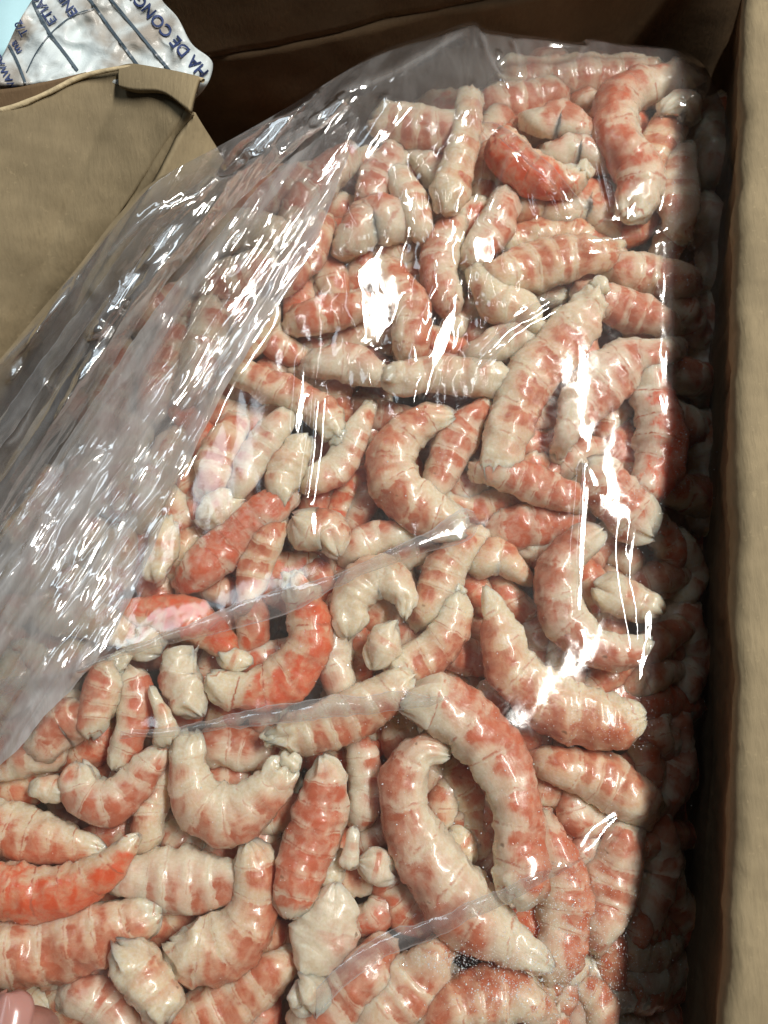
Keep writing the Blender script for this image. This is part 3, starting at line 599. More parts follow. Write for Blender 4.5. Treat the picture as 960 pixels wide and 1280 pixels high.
# second layer: only glimpses show in the gaps
rs = np.random.RandomState(5)
fill = 0
TRACED = list(MADE)
STOP = {'with','under','beside','below','at','in','of','running','lying','above','next','beyond','tucked','inside','that','slanting','rising','leaning','bent','crossing','capped','seen','dimly','beneath','behind','near','across','touching','sticking','left','right','between','standing','stretched','by','along','just','from','ending','arching','hooked','curled','sweeping','nestled','crossed','to','dimly','deep','partly','half','filling'}
def handle(l):
    w = l.split(); k = 0
    while k < len(w) and w[k] not in STOP: k += 1
    if k < 3: return None
    return ' '.join(w[:min(k, 5)])
def between(x, y, red):
    """names the two traced tails the hidden one lies between"""
    c = sorted((math.hypot(x - a, y - b_), handle(l)) for a, b_, l, r in TRACED if handle(l))
    tint = 'pale' if red < .4 else ('pinkish' if red < .61 else 'reddish')
    hs = []
    for d_, h in c:
        if h not in hs: hs.append(h)
    for a, b_ in ((0, 1), (0, 2), (1, 2), (0, 3), (1, 3), (2, 3), (0, 4), (1, 4)):
        t = '%s tail deep between the %s and the %s' % (tint, hs[a], hs[b_])
        if len(t.split()) <= 16 and t not in USED: break
    USED.add(t)
    return t
USED = set()
for gy in range(95, 1330, 88):
    for gx in range(-10, 900, 88):
        x = gx + rs.uniform(-26, 26); y = gy + rs.uniform(-26, 26)
        lim = np.interp(y, [60, 100, 150, 230, 330, 450, 600, 700, 1300], [690, 660, 560, 385, 230, 140, 60, 0, -20])
        if x < lim or x > np.interp(y, [0, 200, 600, 1300], [800, 850, 885, 850]): continue
        a = rs.uniform(0, 2 * np.pi); b_ = a + rs.uniform(-1.2, 1.2); l = rs.uniform(66, 92); w = rs.uniform(46, 62)
        rd = rs.choice([.5, .6, .7, .8])
        build_tail(1.55 + rs.uniform(0, .9), rd, (.1, .1), (0, 0),
                   [(x - l * math.cos(a), y - l * math.sin(a), w * .75), (x, y, w), (x + l * math.cos(b_), y + l * math.sin(b_), w * .6)],
                   between(x, y, rd), group='tails of the lower layer')
        fill += 1
DEEP = []
for gy in range(60, 1340, 105):
    for gx in range(-10, 930, 110):
        x = gx + rs.uniform(-26, 26); y = gy + rs.uniform(-26, 26)
        if y < 220 and x > 840: continue
        if x < np.interp(y, [60, 100, 150, 230, 330, 450, 600, 700, 1300], [720, 680, 560, 420, 320, 235, 160, 60, -20]): continue
        a = rs.uniform(0, 2 * np.pi); b_ = a + rs.uniform(-1.2, 1.2); l = 74; w = 84
        build_tail(4.6, rs.choice([.3, .5, .7]), (.1, .1), (0, 0),
                   [(x - l * math.cos(a), y - l * math.sin(a), w * .75), (x, y, w), (x + l * math.cos(b_), y + l * math.sin(b_), w * .7)],
                   '', collect=DEEP)

# the tails at the bottom of the heap, past counting, are one mass
V = []; Fc = []; at_ = {}; k0 = 0
for v_, f_, a_ in DEEP:
    V.append(v_); Fc += [[q + k0 for q in f] for f in f_]; k0 += len(v_)
    for kk_, vv_ in a_.items(): at_.setdefault(kk_, []).append(vv_)
o = mesh_obj('deep_shrimp', np.vstack(V), Fc, M_SHRIMP, None, True, {a: np.concatenate(b_) for a, b_ in at_.items()})
tag(o, 'mass of tails lying deepest in the bag, showing only as dim pink between the others', 'shrimp', kind='stuff')
# narrow tails and torn scraps wedged into whatever gaps are still open
ZG = 4
def heap_map():
    A = np.vstack(PTS); px, py = proj(A); m = np.full((330, 250), -1.0)
    i = np.round(py / ZG).astype(int); j = np.round(px / ZG).astype(int); ok = (i >= 0) & (i < 330) & (j >= 0) & (j < 250)
    np.maximum.at(m, (i[ok], j[ok]), A[ok, 2])
    return np.maximum.reduce([m] + [np.roll(np.roll(m, a, 0), b_, 1) for a, b_ in ((0, 1), (0, -1), (1, 0), (-1, 0))])
def gaps(depth, step, margin):
    m = heap_map(); out = []
    for y in range(120, 1275, step):
        for x in range(8, 880, step):
            if x < np.interp(y, [60, 100, 150, 230, 330, 450, 600, 700], [680, 640, 500, 360, 250, 165, 90, 10]) or x > np.interp(y, [0, 600, 1300], [850, 850, 790]): continue
            d = hz(x, y) - m[int(y / ZG), int(x / ZG)]
            if d > depth and all(math.hypot(x - a, y - b_) > margin for a, b_ in out): out.append((x, y))
    return out
for x, y in gaps(.016, 14, 44):
    a = rs.uniform(0, 2 * np.pi); b_ = a + rs.uniform(-1.1, 1.1); l = rs.uniform(44, 62); w = rs.uniform(40, 52)
    rd = rs.choice([.5, .6, .7])
    build_tail(1.4 + rs.uniform(0, .4), rd, (.5, .3), (0, .1),
               [(x - l * math.cos(a), y - l * math.sin(a), w * .7, -.006), (x, y, w, 0.0), (x + l * math.cos(b_), y + l * math.sin(b_), w * .55, -.006)],
               between(x, y, rd), group='tails of the lower layer')
# ------------------------------------------------------------------ the clear bag, draped over the heap
#DBG
X0, X1, Y0, Y1, ST = -140, 980, -20, 1440, 4
gx = np.arange(X0, X1 + 1, ST); gy = np.arange(Y0, Y1 + 1, ST)
GX, GY = np.meshgrid(gx, gy)
floor_z = hz(GX, GY) - 0.022
Z = floor_z.copy()
allv = np.vstack(PTS + OBST)
px, py = proj(allv)
ii = np.round((py - Y0) / ST).astype(int); jj = np.round((px - X0) / ST).astype(int)
ok = (ii >= 0) & (ii < len(gy)) & (jj >= 0) & (jj < len(gx))
np.maximum.at(Z, (ii[ok], jj[ok]), allv[ok, 2])
def shift(a, di, dj):
    return np.roll(np.roll(a, di, 0), dj, 1)
Z = np.maximum.reduce([Z] + [shift(Z, a, b) for a, b in ((0, 1), (0, -1), (1, 0), (-1, 0))])
def blur(a):
    p = np.pad(a, 1, mode='edge')
    return (p[:-2, 1:-1] + p[2:, 1:-1] + p[1:-1, :-2] + p[1:-1, 2:]) * 0.25
# slack: how far the film stands off the heap on its loose left and far sides
def dist_left(x, y):
    lim = np.interp(y, [28, 60, 135, 230, 330, 450, 560, 900], [590, 480, 385, 190, 100, 0, -60, -140])
    return x - lim
slack = 0.012 * sstep(330, 30, dist_left(GX, GY)) * sstep(980, 700, GY) + 0.006 * sstep(190, 70, GY)
Hh = Z + 0.010
for it in range(420):
    Hh = np.maximum(Z + 0.0007, blur(Hh) - 0.000006)
Hb = Hh.copy()
for it in range(46): Hb = blur(Hb)
Hh = np.maximum(Hb + 0.0014, Z + 0.0003)
for it in range(8): Hh = np.maximum(blur(Hh), Z + 0.0002)
Hb = Hh.copy()
for it in range(140): Hb = blur(Hb)
Hb = np.maximum(Hb + 0.0015, Z + .0003)
for it in range(6): Hb = np.maximum(blur(Hb), Z + .0002)
SLK = sstep(400, 150, dist_left(GX, GY)) * sstep(960, 760, GY)
Hh = Hh * (1 - SLK) + Hb * SLK + slack
def samp(A, x, y):
    fx = np.clip((x - X0) / ST, 0, len(gx) - 1.001); fy = np.clip((y - Y0) / ST, 0, len(gy) - 1.001)
    i = fy.astype(int); j = fx.astype(int); a = fy - i; b = fx - j
    return (A[i, j] * (1 - a) * (1 - b) + A[i + 1, j] * a * (1 - b) + A[i, j + 1] * (1 - a) * b + A[i + 1, j + 1] * a * b)
def poly_dist(x, y, pl):
    """distance to a polyline, its parameter along, and the signed side"""
    best = np.full(x.shape, 1e9); par = np.zeros(x.shape); sgn = np.ones(x.shape)
    L = [0]
    for a, b in zip(pl[:-1], pl[1:]): L.append(L[-1] + math.hypot(b[0] - a[0], b[1] - a[1]))
    for k, (a, b) in enumerate(zip(pl[:-1], pl[1:])):
        dx, dy = b[0] - a[0], b[1] - a[1]; l2 = dx * dx + dy * dy
        t = np.clip(((x - a[0]) * dx + (y - a[1]) * dy) / l2, 0, 1)
        ex = x - a[0] - t * dx; ey = y - a[1] - t * dy
        d = np.hypot(ex, ey); c = d < best
        best[c] = d[c]; par[c] = ((L[k] + t * math.sqrt(l2)) / L[-1])[c]; sgn[c] = np.sign(ex * dy - ey * dx)[c]
    return best, par, sgn
# creases: (polyline, half width in px, height in m)
CR = [
 ([(2,862),(150,812),(330,752),(430,716),(520,680),(592,655)], 22, .0022),
 ([(150,922),(330,893),(490,878),(562,871)], 16, .0013),
 ([(380,1245),(440,1195),(540,1150),(640,1112),(735,1068)], 18, .0016),
 ([(700,1095),(738,1068),(760,1042),(790,1020)], 14, .0026),
 ([(735,560),(728,640),(724,700),(726,790)], 12, .0022),
 ([(792,640),(786,700),(800,780),(818,870)], 16, .0024),
 ([(500,245),(478,300),(468,380),(472,480)], 20, .0030),
 ([(525,300),(545,340),(520,420),(503,500)], 14, .0030),
 ([(575,330),(565,400),(540,450),(520,490)], 14, .0020),
 ([(380,440),(378,500),(372,545)], 10, .0032),
 ([(398,480),(390,560),(380,640)], 8, .0020),
 ([(600,100),(596,170),(575,240),(560,300)], 12, .0022),
 ([(650,160),(625,220),(600,290)], 10, .0014),
 ([(640,180),(690,235),(715,270)], 9, .0012),
 ([(740,120),(748,180),(770,275)], 8, .0022),
 ([(755,140),(762,200),(778,275)], 7, .0018),
 ([(700,225),(705,270)], 7, .0018), ([(665,235),(672,275)], 7, .0014),
 ([(640,285),(700,296),(760,298),(830,285),(890,258)], 14, .0030),
 ([(600,450),(640,410),(700,375)], 8, .0012), ([(590,440),(650,385),(690,365)], 7, .0010),
 ([(845,160),(848,230),(835,300),(838,420),(842,540)], 16, .0016),
 # slack side, running from the far rim down to the near left
 ([(335,160),(255,270),(150,395),(60,520),(-20,630)], 18, .0065),
 ([(300,195),(200,300),(112,420),(40,550),(-30,650)], 12, .0050),
 ([(215,300),(125,440),(45,560)], 9, .0045),
 ([(180,430),(120,520),(70,600)], 8, .0036),
 ([(290,210),(230,250),(180,275),(120,340)], 10, .0046),
 ([(390,150),(330,185),(260,230)], 13, .0055),
 ([(450,95),(400,145),(345,200)], 12, .0035),
 ([(100,340),(60,400),(0,455)], 12, .0040),
 ([(280,450),(255,530),(230,570)], 9, .0040),
 ([(345,370),(300,440),(240,540),(205,620)], 14, .0036),
 ([(250,420),(225,480),(210,520)], 10, .0040),
 ([(130,560),(80,620),(25,700)], 12, .0040),
 ([(60,470),(25,540),(0,560)], 9, .0040),
 ([(60,640),(20,710),(-20,760)], 12, .0040),
 ([(85,675),(60,720),(30,760)], 8, .0026),
 ([(210,390),(180,460),(140,540)], 9, .0030),
 ([(110,800),(98,830),(90,850)], 8, .0026),
 ([(430,115),(480,95),(540,60),(590,32)], 14, .0030), ([(600,35),(615,75),(640,110)], 10, .0026),
 ([(640,45),(650,75),(645,95)], 8, .0020), ([(735,52),(720,75),(690,85)], 9, .0020),
 ([(60,1235),(95,1255),(140,1290)], 8, .0018), ([(72,1245),(66,1275)], 6, .0014),
]
crz = []
for pl, w, h in CR:
    P = catmull([(a, b, 0) for a, b in pl], 26)[:, :2]
    crz.append((P, w, min(h / (w * .00030), .62) * .62 * 1.6 * w * .00030))
def crease_height(x, y):
    z = np.zeros_like(x); c = np.zeros_like(x)
    wx = x + 2.2 * n2(x, y, .012, 31, 2); wy = y + 2.2 * n2(x, y, .012, 47, 2)
    for P, w, h in crz:
        lo = P.min(0) - 4 * w; hi = P.max(0) + 4 * w
        m = (x > lo[0]) & (x < hi[0]) & (y > lo[1]) & (y < hi[1])
        if not m.any(): continue
        d, t, s = poly_dist(wx[m], wy[m], [tuple(p) for p in P])
        fade = np.clip(np.minimum(t, 1 - t) / .12, 0.15, 1)
        ww = np.where(s > 0, w, w * 0.7) * 1.6
        q = np.clip(1 - d / ww, 0, 1); e = h * fade * (q - .12 * np.sin(2 * np.pi * q) / 2)
        z[m] += e; c[m] += fade * np.exp(-(d / (w * .35)) ** 2)
    return z, np.clip(c, 0, 1)
def wrinkle(x, y):
    sl = sstep(360, 60, dist_left(x, y)) * sstep(1000, 720, y)
    # long pleats of the slack side run from the upper right to the lower left
    ca, sa = math.cos(rad(-56)), math.sin(rad(-56))
    al = x * ca + y * sa; ac = -x * sa + y * ca
    r1 = 1 - np.abs(n2(al * .16, ac, .030, 3, 3)) * 1.6
    r2 = 1 - np.abs(n2(al * .35, ac, .070, 8, 2)) * 1.6
    z = sl * (.0008 * r1 + .0019 * trinoise(x, y, -56, 150, 34, 11) + (.00042) * trinoise(x, y, -48, 60, 20, 12) + .00015 * n2(x, y, .05, 21, 2))
    # soft vertical dimples over the heap
    q1 = 1 - np.abs(n2(x, y * .3, .022, 13, 3)) * 1.5
    mid = 1 - sl
    low = .3 + .7 * sstep(980, 760, y)
    z += mid * low * (.00055 * trinoise(x, y, 78, 170, 62, 5) + .00022 * trinoise(x, y, 70, 60, 26, 6) + .00015 * q1)
    wet = np.exp(-(((x - 560) / 90) ** 2 + ((y - 330) / 120) ** 2)) + .8 * np.exp(-(((x - 470) / 50) ** 2 + ((y - 370) / 120) ** 2))
    z += wet * .0016 * n2(x, y * .6, .035, 77, 3)
    return z, sl
KEY = np.array([0.76, 0.46, 1.50]); COOL = np.array([-0.80, 0.95, 1.45])
# taut flat facets of film: (centre x, y, half width, half length, direction, lamp the facet faces)
FACETS = [(468,372,34,105,82,KEY),(552,425,15,95,108,KEY),(604,312,34,20,150,KEY),(512,255,14,34,75,KEY),(377,500,9,55,95,KEY),(393,655,10,24,90,KEY),
          (728,690,9,90,93,KEY),(806,800,13,75,98,KEY),(790,690,8,40,95,KEY),(765,1045,7,40,-48,KEY),(790,262,8,22,-60,KEY),(745,600,10,26,60,KEY),(625,75,9,18,80,KEY),
          (145,375,15,75,-56,COOL),(62,600,13,85,-52,COOL),(335,168,15,70,-40,COOL),(205,300,12,48,-50,COOL),(85,690,15,45,-58,COOL),(25,690,12,50,-50,COOL),(115,450,7,80,-58,COOL),
          (185,500,6,70,-60,COOL),(255,455,8,60,-66,COOL),(70,380,6,60,-55,COOL),(300,330,18,28,-50,COOL),(240,400,6,60,-62,COOL),(410,140,12,30,-40,COOL),(20,460,8,26,-60,COOL),(100,820,8,28,-75,COOL)]
def facets(x, y, z, seed=0):
    for k, (cx, cy, hw, hl, an, lamp) in enumerate(FACETS):
        ca, sa = math.cos(rad(an)), math.sin(rad(an))
        a = ((x - cx) * ca + (y - cy) * sa) / hl; c = (-(x - cx) * sa + (y - cy) * ca) / (hw * .85)
        reg = (np.abs(a) < 1.6) & (np.abs(c) < 2.6)
        if not reg.any(): continue
        xa, ya, za = x[reg], y[reg], z[reg]
        q = np.abs(a[reg]) ** 1.6 + (np.abs(c[reg]) * (1 + .35 * n2(xa, ya, .02, 7 + k, 2))) ** 2 + .45 * n2(xa, ya, .035, 3 + k, 3)
        m = sstep(1.25, .25, q)
        if m.max() < .2: continue
        zc = np.percentile(za[m > .3], 60) if (m > .3).any() else za.mean()
        Pc = at(cx, cy, zc); v = np.array([0, 0, CAMZ]) - Pc; v /= np.linalg.norm(v); l = lamp - Pc; l /= np.linalg.norm(l); h = v + l
        W3 = at(xa, ya, np.full_like(xa, zc))
        pl = zc - (h[0] * (W3[:, 0] - Pc[0]) + h[1] * (W3[:, 1] - Pc[1])) / h[2]
        pl = pl + .00016 * n2(xa, ya, .03, 71 + k, 2)
        z = z.copy(); z[reg] = za * (1 - m) + pl * m
    return z
left = catmull([(-90,1420,0),(-90,1100,0),(-90,800,0),(-85,560,0),(-40,492,0),(0,449,0),(45,395,0),(100,330,0),(145,272,0),(190,228,0),(260,190,0),(330,158,0),(385,134,0)], 520)[:, :2]
right = catmull([(880,1420,0),(892,1150,0),(900,900,0),(903,700,0),(908,450,0),(912,300,0),(915,200,0),(908,145,0),(893,108,0),(884,88,0),(872,74,0),(855,64,0),(835,60,0)], 520)[:, :2]
top = catmull([(385,134,0),(410,108,0),(437,86,0),(468,68,0),(505,53,0),(548,40,0),(590,27,0),(606,36,0),(638,42,0),(680,47,0),(722,53,0),(738,48,0),(770,54,0),(805,57,0),(835,60,0)], 420)[:, :2]
bot = np.stack([np.linspace(-90, 880, 420), np.full(420, 1420.)], -1)
def redist(C, n):
    d = np.concatenate([[0], np.cumsum(np.linalg.norm(np.diff(C, axis=0), axis=1))]); u = np.linspace(0, d[-1], n)
    return np.stack([np.interp(u, d, C[:, 0]), np.interp(u, d, C[:, 1])], -1)
NV, NU = 560, 430
left = redist(left, NV); right = redist(right, NV); top = redist(top, NU); bot = redist(bot, NU)
uu = np.linspace(0, 1, NU)[None, :, None]; vv = np.linspace(0, 1, NV)[:, None, None]
G = (1 - uu) * left[:, None] + uu * right[:, None] + (1 - vv) * bot[None] + vv * top[None] \
    - ((1 - uu) * (1 - vv) * bot[0] + uu * (1 - vv) * bot[-1] + (1 - uu) * vv * top[0] + uu * vv * top[-1])
FX, FY = G[..., 0], G[..., 1]
ch, cc = crease_height(FX, FY); wz, sl = wrinkle(FX, FY)
Hs = samp(Hh, FX, FY)
# the film rolls over along its outline
ed = np.minimum.reduce([np.broadcast_to(uu[..., 0], FX.shape) * NU, np.broadcast_to((1 - uu)[..., 0], FX.shape) * NU, np.broadcast_to((1 - vv)[..., 0], FX.shape) * NV])
roll = -0.0045 * np.clip(1 - ed / 9.0, 0, 1) ** 2
FZ = np.maximum(facets(FX, FY, Hs + ch + wz), samp(Z, FX, FY)) + roll
hz_attr = 0.020 + 0.022 * sstep(1000, 700, FY) + 0.14 * sl + 0.05 * np.clip(n2(FX, FY, .02, 91, 3), -.5, 1) * (0.4 + sl) + 0.16 * cc * (0.35 + sl)
hz_attr = hz_attr + 0.20 * np.clip(1 - ed / 4.0, 0, 1)
farrim = sstep(150, 60, FY) * 0.06
hz_attr = np.clip(hz_attr + farrim, 0.02, 0.6)
P = at(FX, FY, FZ)
bag = empty('clear_plastic_bag', (0, 0.05, 0.0))
tag(bag, 'big clear plastic bag stretched and creased over the heap of shrimp', 'plastic bag')
def bpart(o):
    o.parent = bag; o.matrix_parent_inverse = Matrix.Translation(-Vector(bag.location)); return o
bpart(mesh_obj('top_film', P.reshape(-1, 3), grid_faces(NV, NU), M_FILM, None, True, dict(haze=hz_attr.ravel(), crk=(0.08 + 0.08 * sl + 0.15 * cc).ravel(), lay=(1 + 1.2 * sl + .5 * cc).ravel())))
# sides of the bag go down round the heap
loop = np.vstack([P[:, 0], P[-1, 1:-1], P[::-1, -1]])
cen = np.array([0.0, 0.08, 0])
rows = []
for k, t in enumerate(np.linspace(0, 1, 18)):
    q = loop.copy(); inw = cen - loop; inw[:, 2] = 0; inw /= np.linalg.norm(inw, axis=1)[:, None]
    q = q + inw * (0.004 * math.sin(t * math.pi / 2) + 0.012 * t + 0.0016 * t * vnoise(loop, 130, 4)[:, None])
    q[:, 2] = loop[:, 2] * (1 - t) + (-0.095) * t - 0.001 * t
    rows.append(q)
rows = np.array(rows)
bpart(mesh_obj('side_film', rows.reshape(-1, 3), grid_faces(18, loop.shape[0]), M_FILM, None, True, dict(haze=np.full(rows.shape[0] * rows.shape[1], .05), crk=np.full(rows.shape[0] * rows.shape[1], .5), lay=np.full(rows.shape[0] * rows.shape[1], 1.0))))

def fold(name, A, B, haze, lift=0.0016, n=150, m=12, hump=0.0012, edge=0.34, seed=1, crk=0.5, streak=-56, pleat=0.0, lay=1.5):
    a = redist(catmull([(p[0], p[1], 0) for p in A], n)[:, :2], n); b = redist(catmull([(p[0], p[1], 0) for p in B], n)[:, :2], n)
    t = np.linspace(0, 1, m)[None, :, None]
    Q = a[:, None] * (1 - t) + b[:, None] * t
    x, y = Q[..., 0], Q[..., 1]
    y = y + 5 * n2(x, y, .012, seed + 31, 3) * (1 - 0.3 * t[..., 0]) + 2.0 * n2(x, y, .06, seed + 37, 2)
    z = samp(Hh, x, y) + crease_height(x, y)[0] + wrinkle(x, y)[0] + lift + hump * np.sin(np.pi * t[..., 0]) + .00025 * n2(x, y, .04, seed, 2)
    ca, sa = math.cos(rad(streak)), math.sin(rad(streak)); al = x * ca + y * sa; ac = -x * sa + y * ca
    if lay >= 3: z = facets(x, y, z)
    hzv = haze * np.clip(1 + 1.0 * n2(al * .12, ac, .06, seed + 3, 3) + .9 * n2(al * .4, ac, .014, seed + 9, 3), .15, 3)
    z = z + pleat * 1.6 * trinoise(x, y, streak + 4, 150, 30, seed + 40) + pleat * (1 - np.abs(n2(al * .15, ac, .055, seed + 5, 3)) * 1.6)

    e = np.exp(-(np.minimum(t[..., 0], 1 - t[..., 0]) * m / 0.7) ** 2); hzv = hzv + edge * e
    return bpart(mesh_obj(name, at(x, y, z).reshape(-1, 3), grid_faces(n, m), M_FOLD, None, True, dict(haze=np.clip(hzv, .01, .8).ravel(), crk=np.full(hzv.size, crk), lay=np.full(hzv.size, lay))))
fold('film_fold', [(-40,870),(0,850),(140,818),(320,745),(430,711),(520,672),(572,641),(592,642)], [(-40,895),(0,870),(180,815),(330,776),(440,724),(530,692),(585,678),(600,655)], .15, seed=2, streak=-18, pleat=.0005)
fold('film_fold', [(150,917),(250,904),(340,880),(480,866),(560,868)], [(150,926),(250,916),(340,906),(490,889),(562,873)], .15, seed=3, streak=-8)
fold('film_fold', [(395,1240),(430,1200),(480,1165),(555,1145),(640,1107),(712,1077)], [(395,1275),(420,1245),(480,1200),(560,1166),(640,1126),(733,1071)], .13, seed=4, streak=-28, pleat=.0004)
fold('film_fold', [(590,452),(625,415),(660,385),(692,368)], [(600,462),(640,425),(670,395),(700,374)], .06, seed=5)
fold('film_fold', [(612,165),(640,185),(680,215),(720,262)], [(600,150),(640,165),(690,205),(735,262)], .05, seed=6)
# the wide loose fold that lies milky over the left side of the bag
fold('loose_fold', [(-40,720),(40,620),(130,480),(215,360),(290,275),(365,200),(440,140)],
     [(-70,1000),(10,950),(70,880),(130,812),(185,700),(240,570),(290,470),(345,385),(395,300),(430,210),(450,150)], .34, lift=.0035, n=300, m=170, hump=.002, edge=.30, seed=7, crk=0.12, pleat=.0011, lay=2.6)
# the slack film gathers into a bunched ridge from the far rim down to the near left
fold('gathered_film', [(-60,650),(0,590),(60,500),(135,385),(205,288),(270,222),(335,165),(420,118)], [(-40,720),(20,640),(80,550),(160,425),(230,325),(300,250),(370,185),(440,135)],
     .20, lift=.0050, n=340, m=34, hump=.0025, edge=.25, seed=9, crk=0.14, pleat=.0009, lay=4.0)
fold('gathered_film', [(-60,600),(0,520),(60,440),(120,360),(185,275),(260,215)], [(-50,625),(10,545),(70,462),(132,378),(200,290),(275,225)],
     .10, lift=.0035, n=260, m=16, hump=.002, edge=.25, seed=19, crk=0.14, pleat=.0007, lay=3.0)

# ------------------------------------------------------------------ ice crystals frozen to the inside of the film
rs = np.random.RandomState(11)
cl = [(720,1215,70,60,900), (700,1130,60,70,500), (640,1235,60,30,350), (770,640,45,50,260), (850,300,22,110,220), (560,1200,40,14,220), (770,900,50,30,200), (480,900,300,250,420), (850,560,20,60,120)]
V = []; Fc = []
for cx, cy, sx, sy, n in cl:
    n = int(n * 1.8)
    x = cx + rs.randn(n) * sx * .7; y = cy + rs.randn(n) * sy * .7
    z = samp(Hh, x, y) - 0.0003
    C = at(x, y, z); r = rs.uniform(.00006, .00022, n) * (1 + .8 * (rs.rand(n) > .93))
    for c, q in zip(C, r):
        k = len(V); R = rs.randn(3, 3); R, _ = np.linalg.qr(R)
        for d in ((1, 0, 0), (-1, 0, 0), (0, 1, 0), (0, -1, 0), (0, 0, 1), (0, 0, -1)):
            V.append(c + q * (R @ np.array(d)))
        for f in ((0,2,4),(2,1,4),(1,3,4),(3,0,4),(2,0,5),(1,2,5),(3,1,5),(0,3,5)): Fc.append([k + i for i in f])
M_ICE = plain_material('ice', (0.86, 0.90, 0.92), 0.12, 0.05, 300, 0.9, 0.2)
ice = mesh_obj('ice_crystals', V, Fc, M_ICE, None, False)
tag(ice, 'tiny frost crystals frozen to the inside of the clear film', 'ice', kind='stuff')

# ------------------------------------------------------------------ printed bag behind the flap
pb = empty('printed_bag', (-0.12, 0.27, 0.02))
tag(pb, 'crumpled white bag with dark blue printed lines and lettering behind the carton flap', 'printed bag')
def ppart(o):
    o.parent = pb; o.matrix_parent_inverse = Matrix.Translation(-Vector(pb.location)); return o
def pbz(x, y):
    return 0.038 + 0.0035 * n2(x, y, .018, 5, 3) + 0.0020 * (1 - np.abs(n2(x, y, .03, 9, 3))) - 0.010 * sstep(225, 268, x) - 0.035 * sstep(100, 150, y) + 0.00004 * (60 - y)
n, m = 110, 90
A = redist(catmull([(-90,175,0),(-40,140,0),(0,75,0),(22,30,0),(40,0,0),(80,-60,0),(110,-110,0)], n)[:, :2], n)
B = redist(catmull([(40,175,0),(120,150,0),(200,140,0),(248,120,0),(266,80,0),(240,55,0),(222,22,0),(200,-5,0),(195,-50,0),(190,-110,0)], n)[:, :2], n)
t = np.linspace(0, 1, m)[None, :, None]; Q = A[:, None] * (1 - t) + B[:, None] * t
x, y = Q[..., 0], Q[..., 1]
m_, nt = newmat('printed_film'); b = NB(nt)
pos = b.n('ShaderNodeTexCoord').outputs['Object']
c = b.mix(b.mapr(b.noise(pos, 38, 3, .6, .5), .42, .66), (.66, .74, .76, 1), (.36, .33, .29, 1))
p = b.n('ShaderNodeBsdfPrincipled'); b.put(p.inputs['Base Color'], c); p.inputs['Roughness'].default_value = .35
b.put(p.inputs['Normal'], b.bump(b.noise(pos, 120, 4, .6, .8), .5, .0015)); b.out(p.outputs[0]); M_PRINT = m_
o = mesh_obj('printed_film', at(x, y, pbz(x, y)).reshape(-1, 3), grid_faces(n, m), M_PRINT)
o.modifiers.new('thickness', 'SOLIDIFY').thickness = 0.0004; ppart(o)
M_INK = plain_material('dark_blue_ink', (0.035, 0.055, 0.15), .4, .25, 200)
M_LINE = plain_material('grey_blue_ink', (0.07, 0.10, 0.13), .4, .25, 200)
def stripe(pl, w, name='printed_line', k=60):
    P0 = redist(catmull([(a, b_, 0) for a, b_ in pl], k)[:, :2], k)
    Tn = np.gradient(P0, axis=0); Tn /= np.linalg.norm(Tn, axis=1)[:, None]; N = np.stack([-Tn[:, 1], Tn[:, 0]], -1)
    e = np.stack([P0 - N * w / 2, P0, P0 + N * w / 2], 1)
    ppart(mesh_obj(name, at(e[..., 0], e[..., 1], pbz(e[..., 0], e[..., 1]) + .0006).reshape(-1, 3), grid_faces(k, 3), M_LINE))
stripe([(41,2),(60,38),(80,65),(97,88)], 3.6)
stripe([(110,-4),(140,38),(158,62),(174,84)], 3.4)
stripe([(136,-4),(160,25),(185,55),(212,88)], 3.4)
stripe([(11,56),(22,78),(32,104)], 3.2)
stripe([(33,90),(45,66),(63,42),(90,20),(118,10)], 1.4)
def lettering(txt, x, y, ang, size, wide=1.0):
    """printed words: start pixel, reading direction in degrees (photo axes, y down)"""
    cu = bpy.data.curves.new('lettering', 'FONT'); cu.body = txt; cu.size = 1.0; cu.resolution_u = 3; cu.offset = 0.018
    tmp = bpy.data.objects.new('lettering', cu); COL.objects.link(tmp)
    dg = bpy.context.evaluated_depsgraph_get(); me = bpy.data.meshes.new_from_object(tmp.evaluated_get(dg))
    bpy.data.objects.remove(tmp)
    bm = bmesh.new(); bm.from_mesh(me); bmesh.ops.triangulate(bm, faces=bm.faces)
    bmesh.ops.subdivide_edges(bm, edges=[e for e in bm.edges if e.calc_length() > .12], cuts=2); bmesh.ops.triangulate(bm, faces=bm.faces)
    d = np.array([math.cos(rad(ang)), math.sin(rad(ang))]); up = np.array([d[1], -d[0]])
    C = np.array([v.co[:] for v in bm.verts]); q = np.array([x, y]) + C[:, :1] * size * wide * d + C[:, 1:2] * size * up
    W3 = at(q[:, 0], q[:, 1], pbz(q[:, 0], q[:, 1]) + .0007)
    for v, w3 in zip(bm.verts, W3): v.co = w3
    bm.to_mesh(me); bm.free(); me.materials.clear(); me.materials.append(M_INK)
    o = bpy.data.objects.new('lettering', me); COL.objects.link(o); ppart(o)
lettering('HA DE CONGEL', 262, 90, 229, 21)
lettering('ETIAC', 72, 26, 236, 17)
lettering('ENE', 98, 16, 236, 17)
lettering('WAWAS', 22, 112, 244, 13)
lettering('T/2', 36, 42, 240, 15)
lettering('ma', 28, 64, 240, 14)
lettering('MARI', 2, 118, 244, 13)

# pale blue sheet beyond it
o, _ = sheet('blue_sheet', [(-160,-150),(-40,-150),(90,-150)], [(-160,75),(-20,72),(60,75)], 0.012, 0.010, plain_material('pale_blue_plastic', (0.50, 0.78, 0.86), .35, .04, 30), n=30, m=20, thick=.0006, wob=.002, seed=8)
tag(o, 'smooth pale blue plastic sheet showing behind the printed white bag', 'plastic sheet')
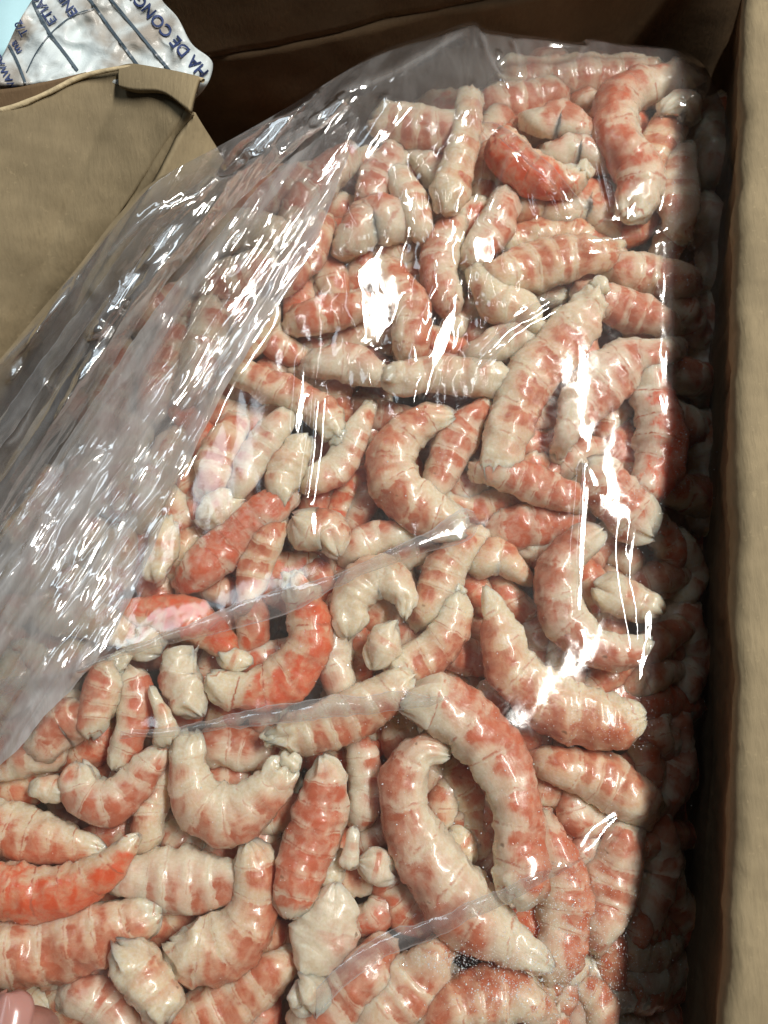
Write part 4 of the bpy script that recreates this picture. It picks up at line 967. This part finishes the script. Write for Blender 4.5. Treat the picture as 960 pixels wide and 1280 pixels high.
# table the carton stands on
o = mesh_obj('tabletop', [(-1.5, -1.5, ZB - .006), (1.5, -1.5, ZB - .006), (1.5, 1.5, ZB - .006), (-1.5, 1.5, ZB - .006)], [[0, 1, 2, 3]], plain_material('grey_table', (.28, .27, .25), .5, .1, 8), smooth=False)
tag(o, kind='structure')

# ------------------------------------------------------------------ thumb at the lower left
def thumb():
    c0 = at(14, 1288, 0.010)
    P0 = at(np.array([27, 16, 2, -30, -80.]), np.array([1250, 1320, 1415, 1560, 1700.]), np.array([.012, .016, .018, .012, .0]))
    V3 = [Vector(p) for p in P0]; E = [(0, 1), (1, 2), (2, 3), (3, 4)]; Rr = [.0140, .0145, .0115, .015, .030]
    wr = at(-60, 1950, -.01); V3.append(Vector(wr)); E.append((4, 5)); Rr.append(.026)
    base = Vector(P0[4])
    for k in range(4):
        dx = .008 + .019 * k
        a = base + Vector((dx + .01, .012 - .004 * k, .004)); V3.append(a); i = len(V3) - 1; E.append((4, i)); Rr.append(.0115)
        q = a + Vector((.006, .030 - .003 * abs(k - 1), -.006)); V3.append(q); E.append((i, i + 1)); Rr.append(.0095)
        q2 = q + Vector((.001, .010, -.020)); V3.append(q2); E.append((i + 1, i + 2)); Rr.append(.0085)
        q3 = q2 + Vector((-.001, -.014, -.010)); V3.append(q3); E.append((i + 2, i + 3)); Rr.append(.0075)
    me = bpy.data.meshes.new('hand'); me.from_pydata([v[:] for v in V3], E, []); me.update()
    o = bpy.data.objects.new('hand', me); COL.objects.link(o)
    o.modifiers.new('skin', 'SKIN'); s = o.modifiers.new('smooth', 'SUBSURF'); s.levels = 3; s.render_levels = 3
    if not me.skin_vertices: me.skin_vertices.new()
    for i, r in enumerate(Rr):
        me.skin_vertices[0].data[i].radius = (r, r); me.skin_vertices[0].data[i].use_root = (i == 4)
    o.modifiers['skin'].use_smooth_shade = True
    me.materials.append(plain_material('skin', (.36, .175, .14), .42, .12, 160, .5, .25, .0006))
    tag(o, 'thumb tip of a hand pressing on the film at the lower corner', 'hand')
    # nail plate
    U_, V_ = np.meshgrid(np.linspace(-1, 1, 16), np.linspace(0, 1, 18))
    ax = (P0[1] - P0[0]); ax /= np.linalg.norm(ax); sd = np.cross(ax, [0, 0, 1]); sd /= np.linalg.norm(sd)
    wdt = .0078 * np.sqrt(np.clip(1 - (np.clip(.35 - V_, 0, 1) / .36) ** 2, 0, 1))
    q = P0[0] + ax * (-.0055 + .017 * V_[..., None]) + sd * (U_ * wdt)[..., None] + np.array([0, 0, 1.0]) * (.0138 - .0042 * U_ ** 2 - .0016 * (1 - V_) ** 2)[..., None]
    nail = mesh_obj('thumb_nail', q.reshape(-1, 3), grid_faces(18, 16), plain_material('nail', (.42, .215, .185), .18, .06, 90, .6, .2))
    nail.modifiers.new('thickness', 'SOLIDIFY').thickness = .0006; nail.parent = o
thumb()
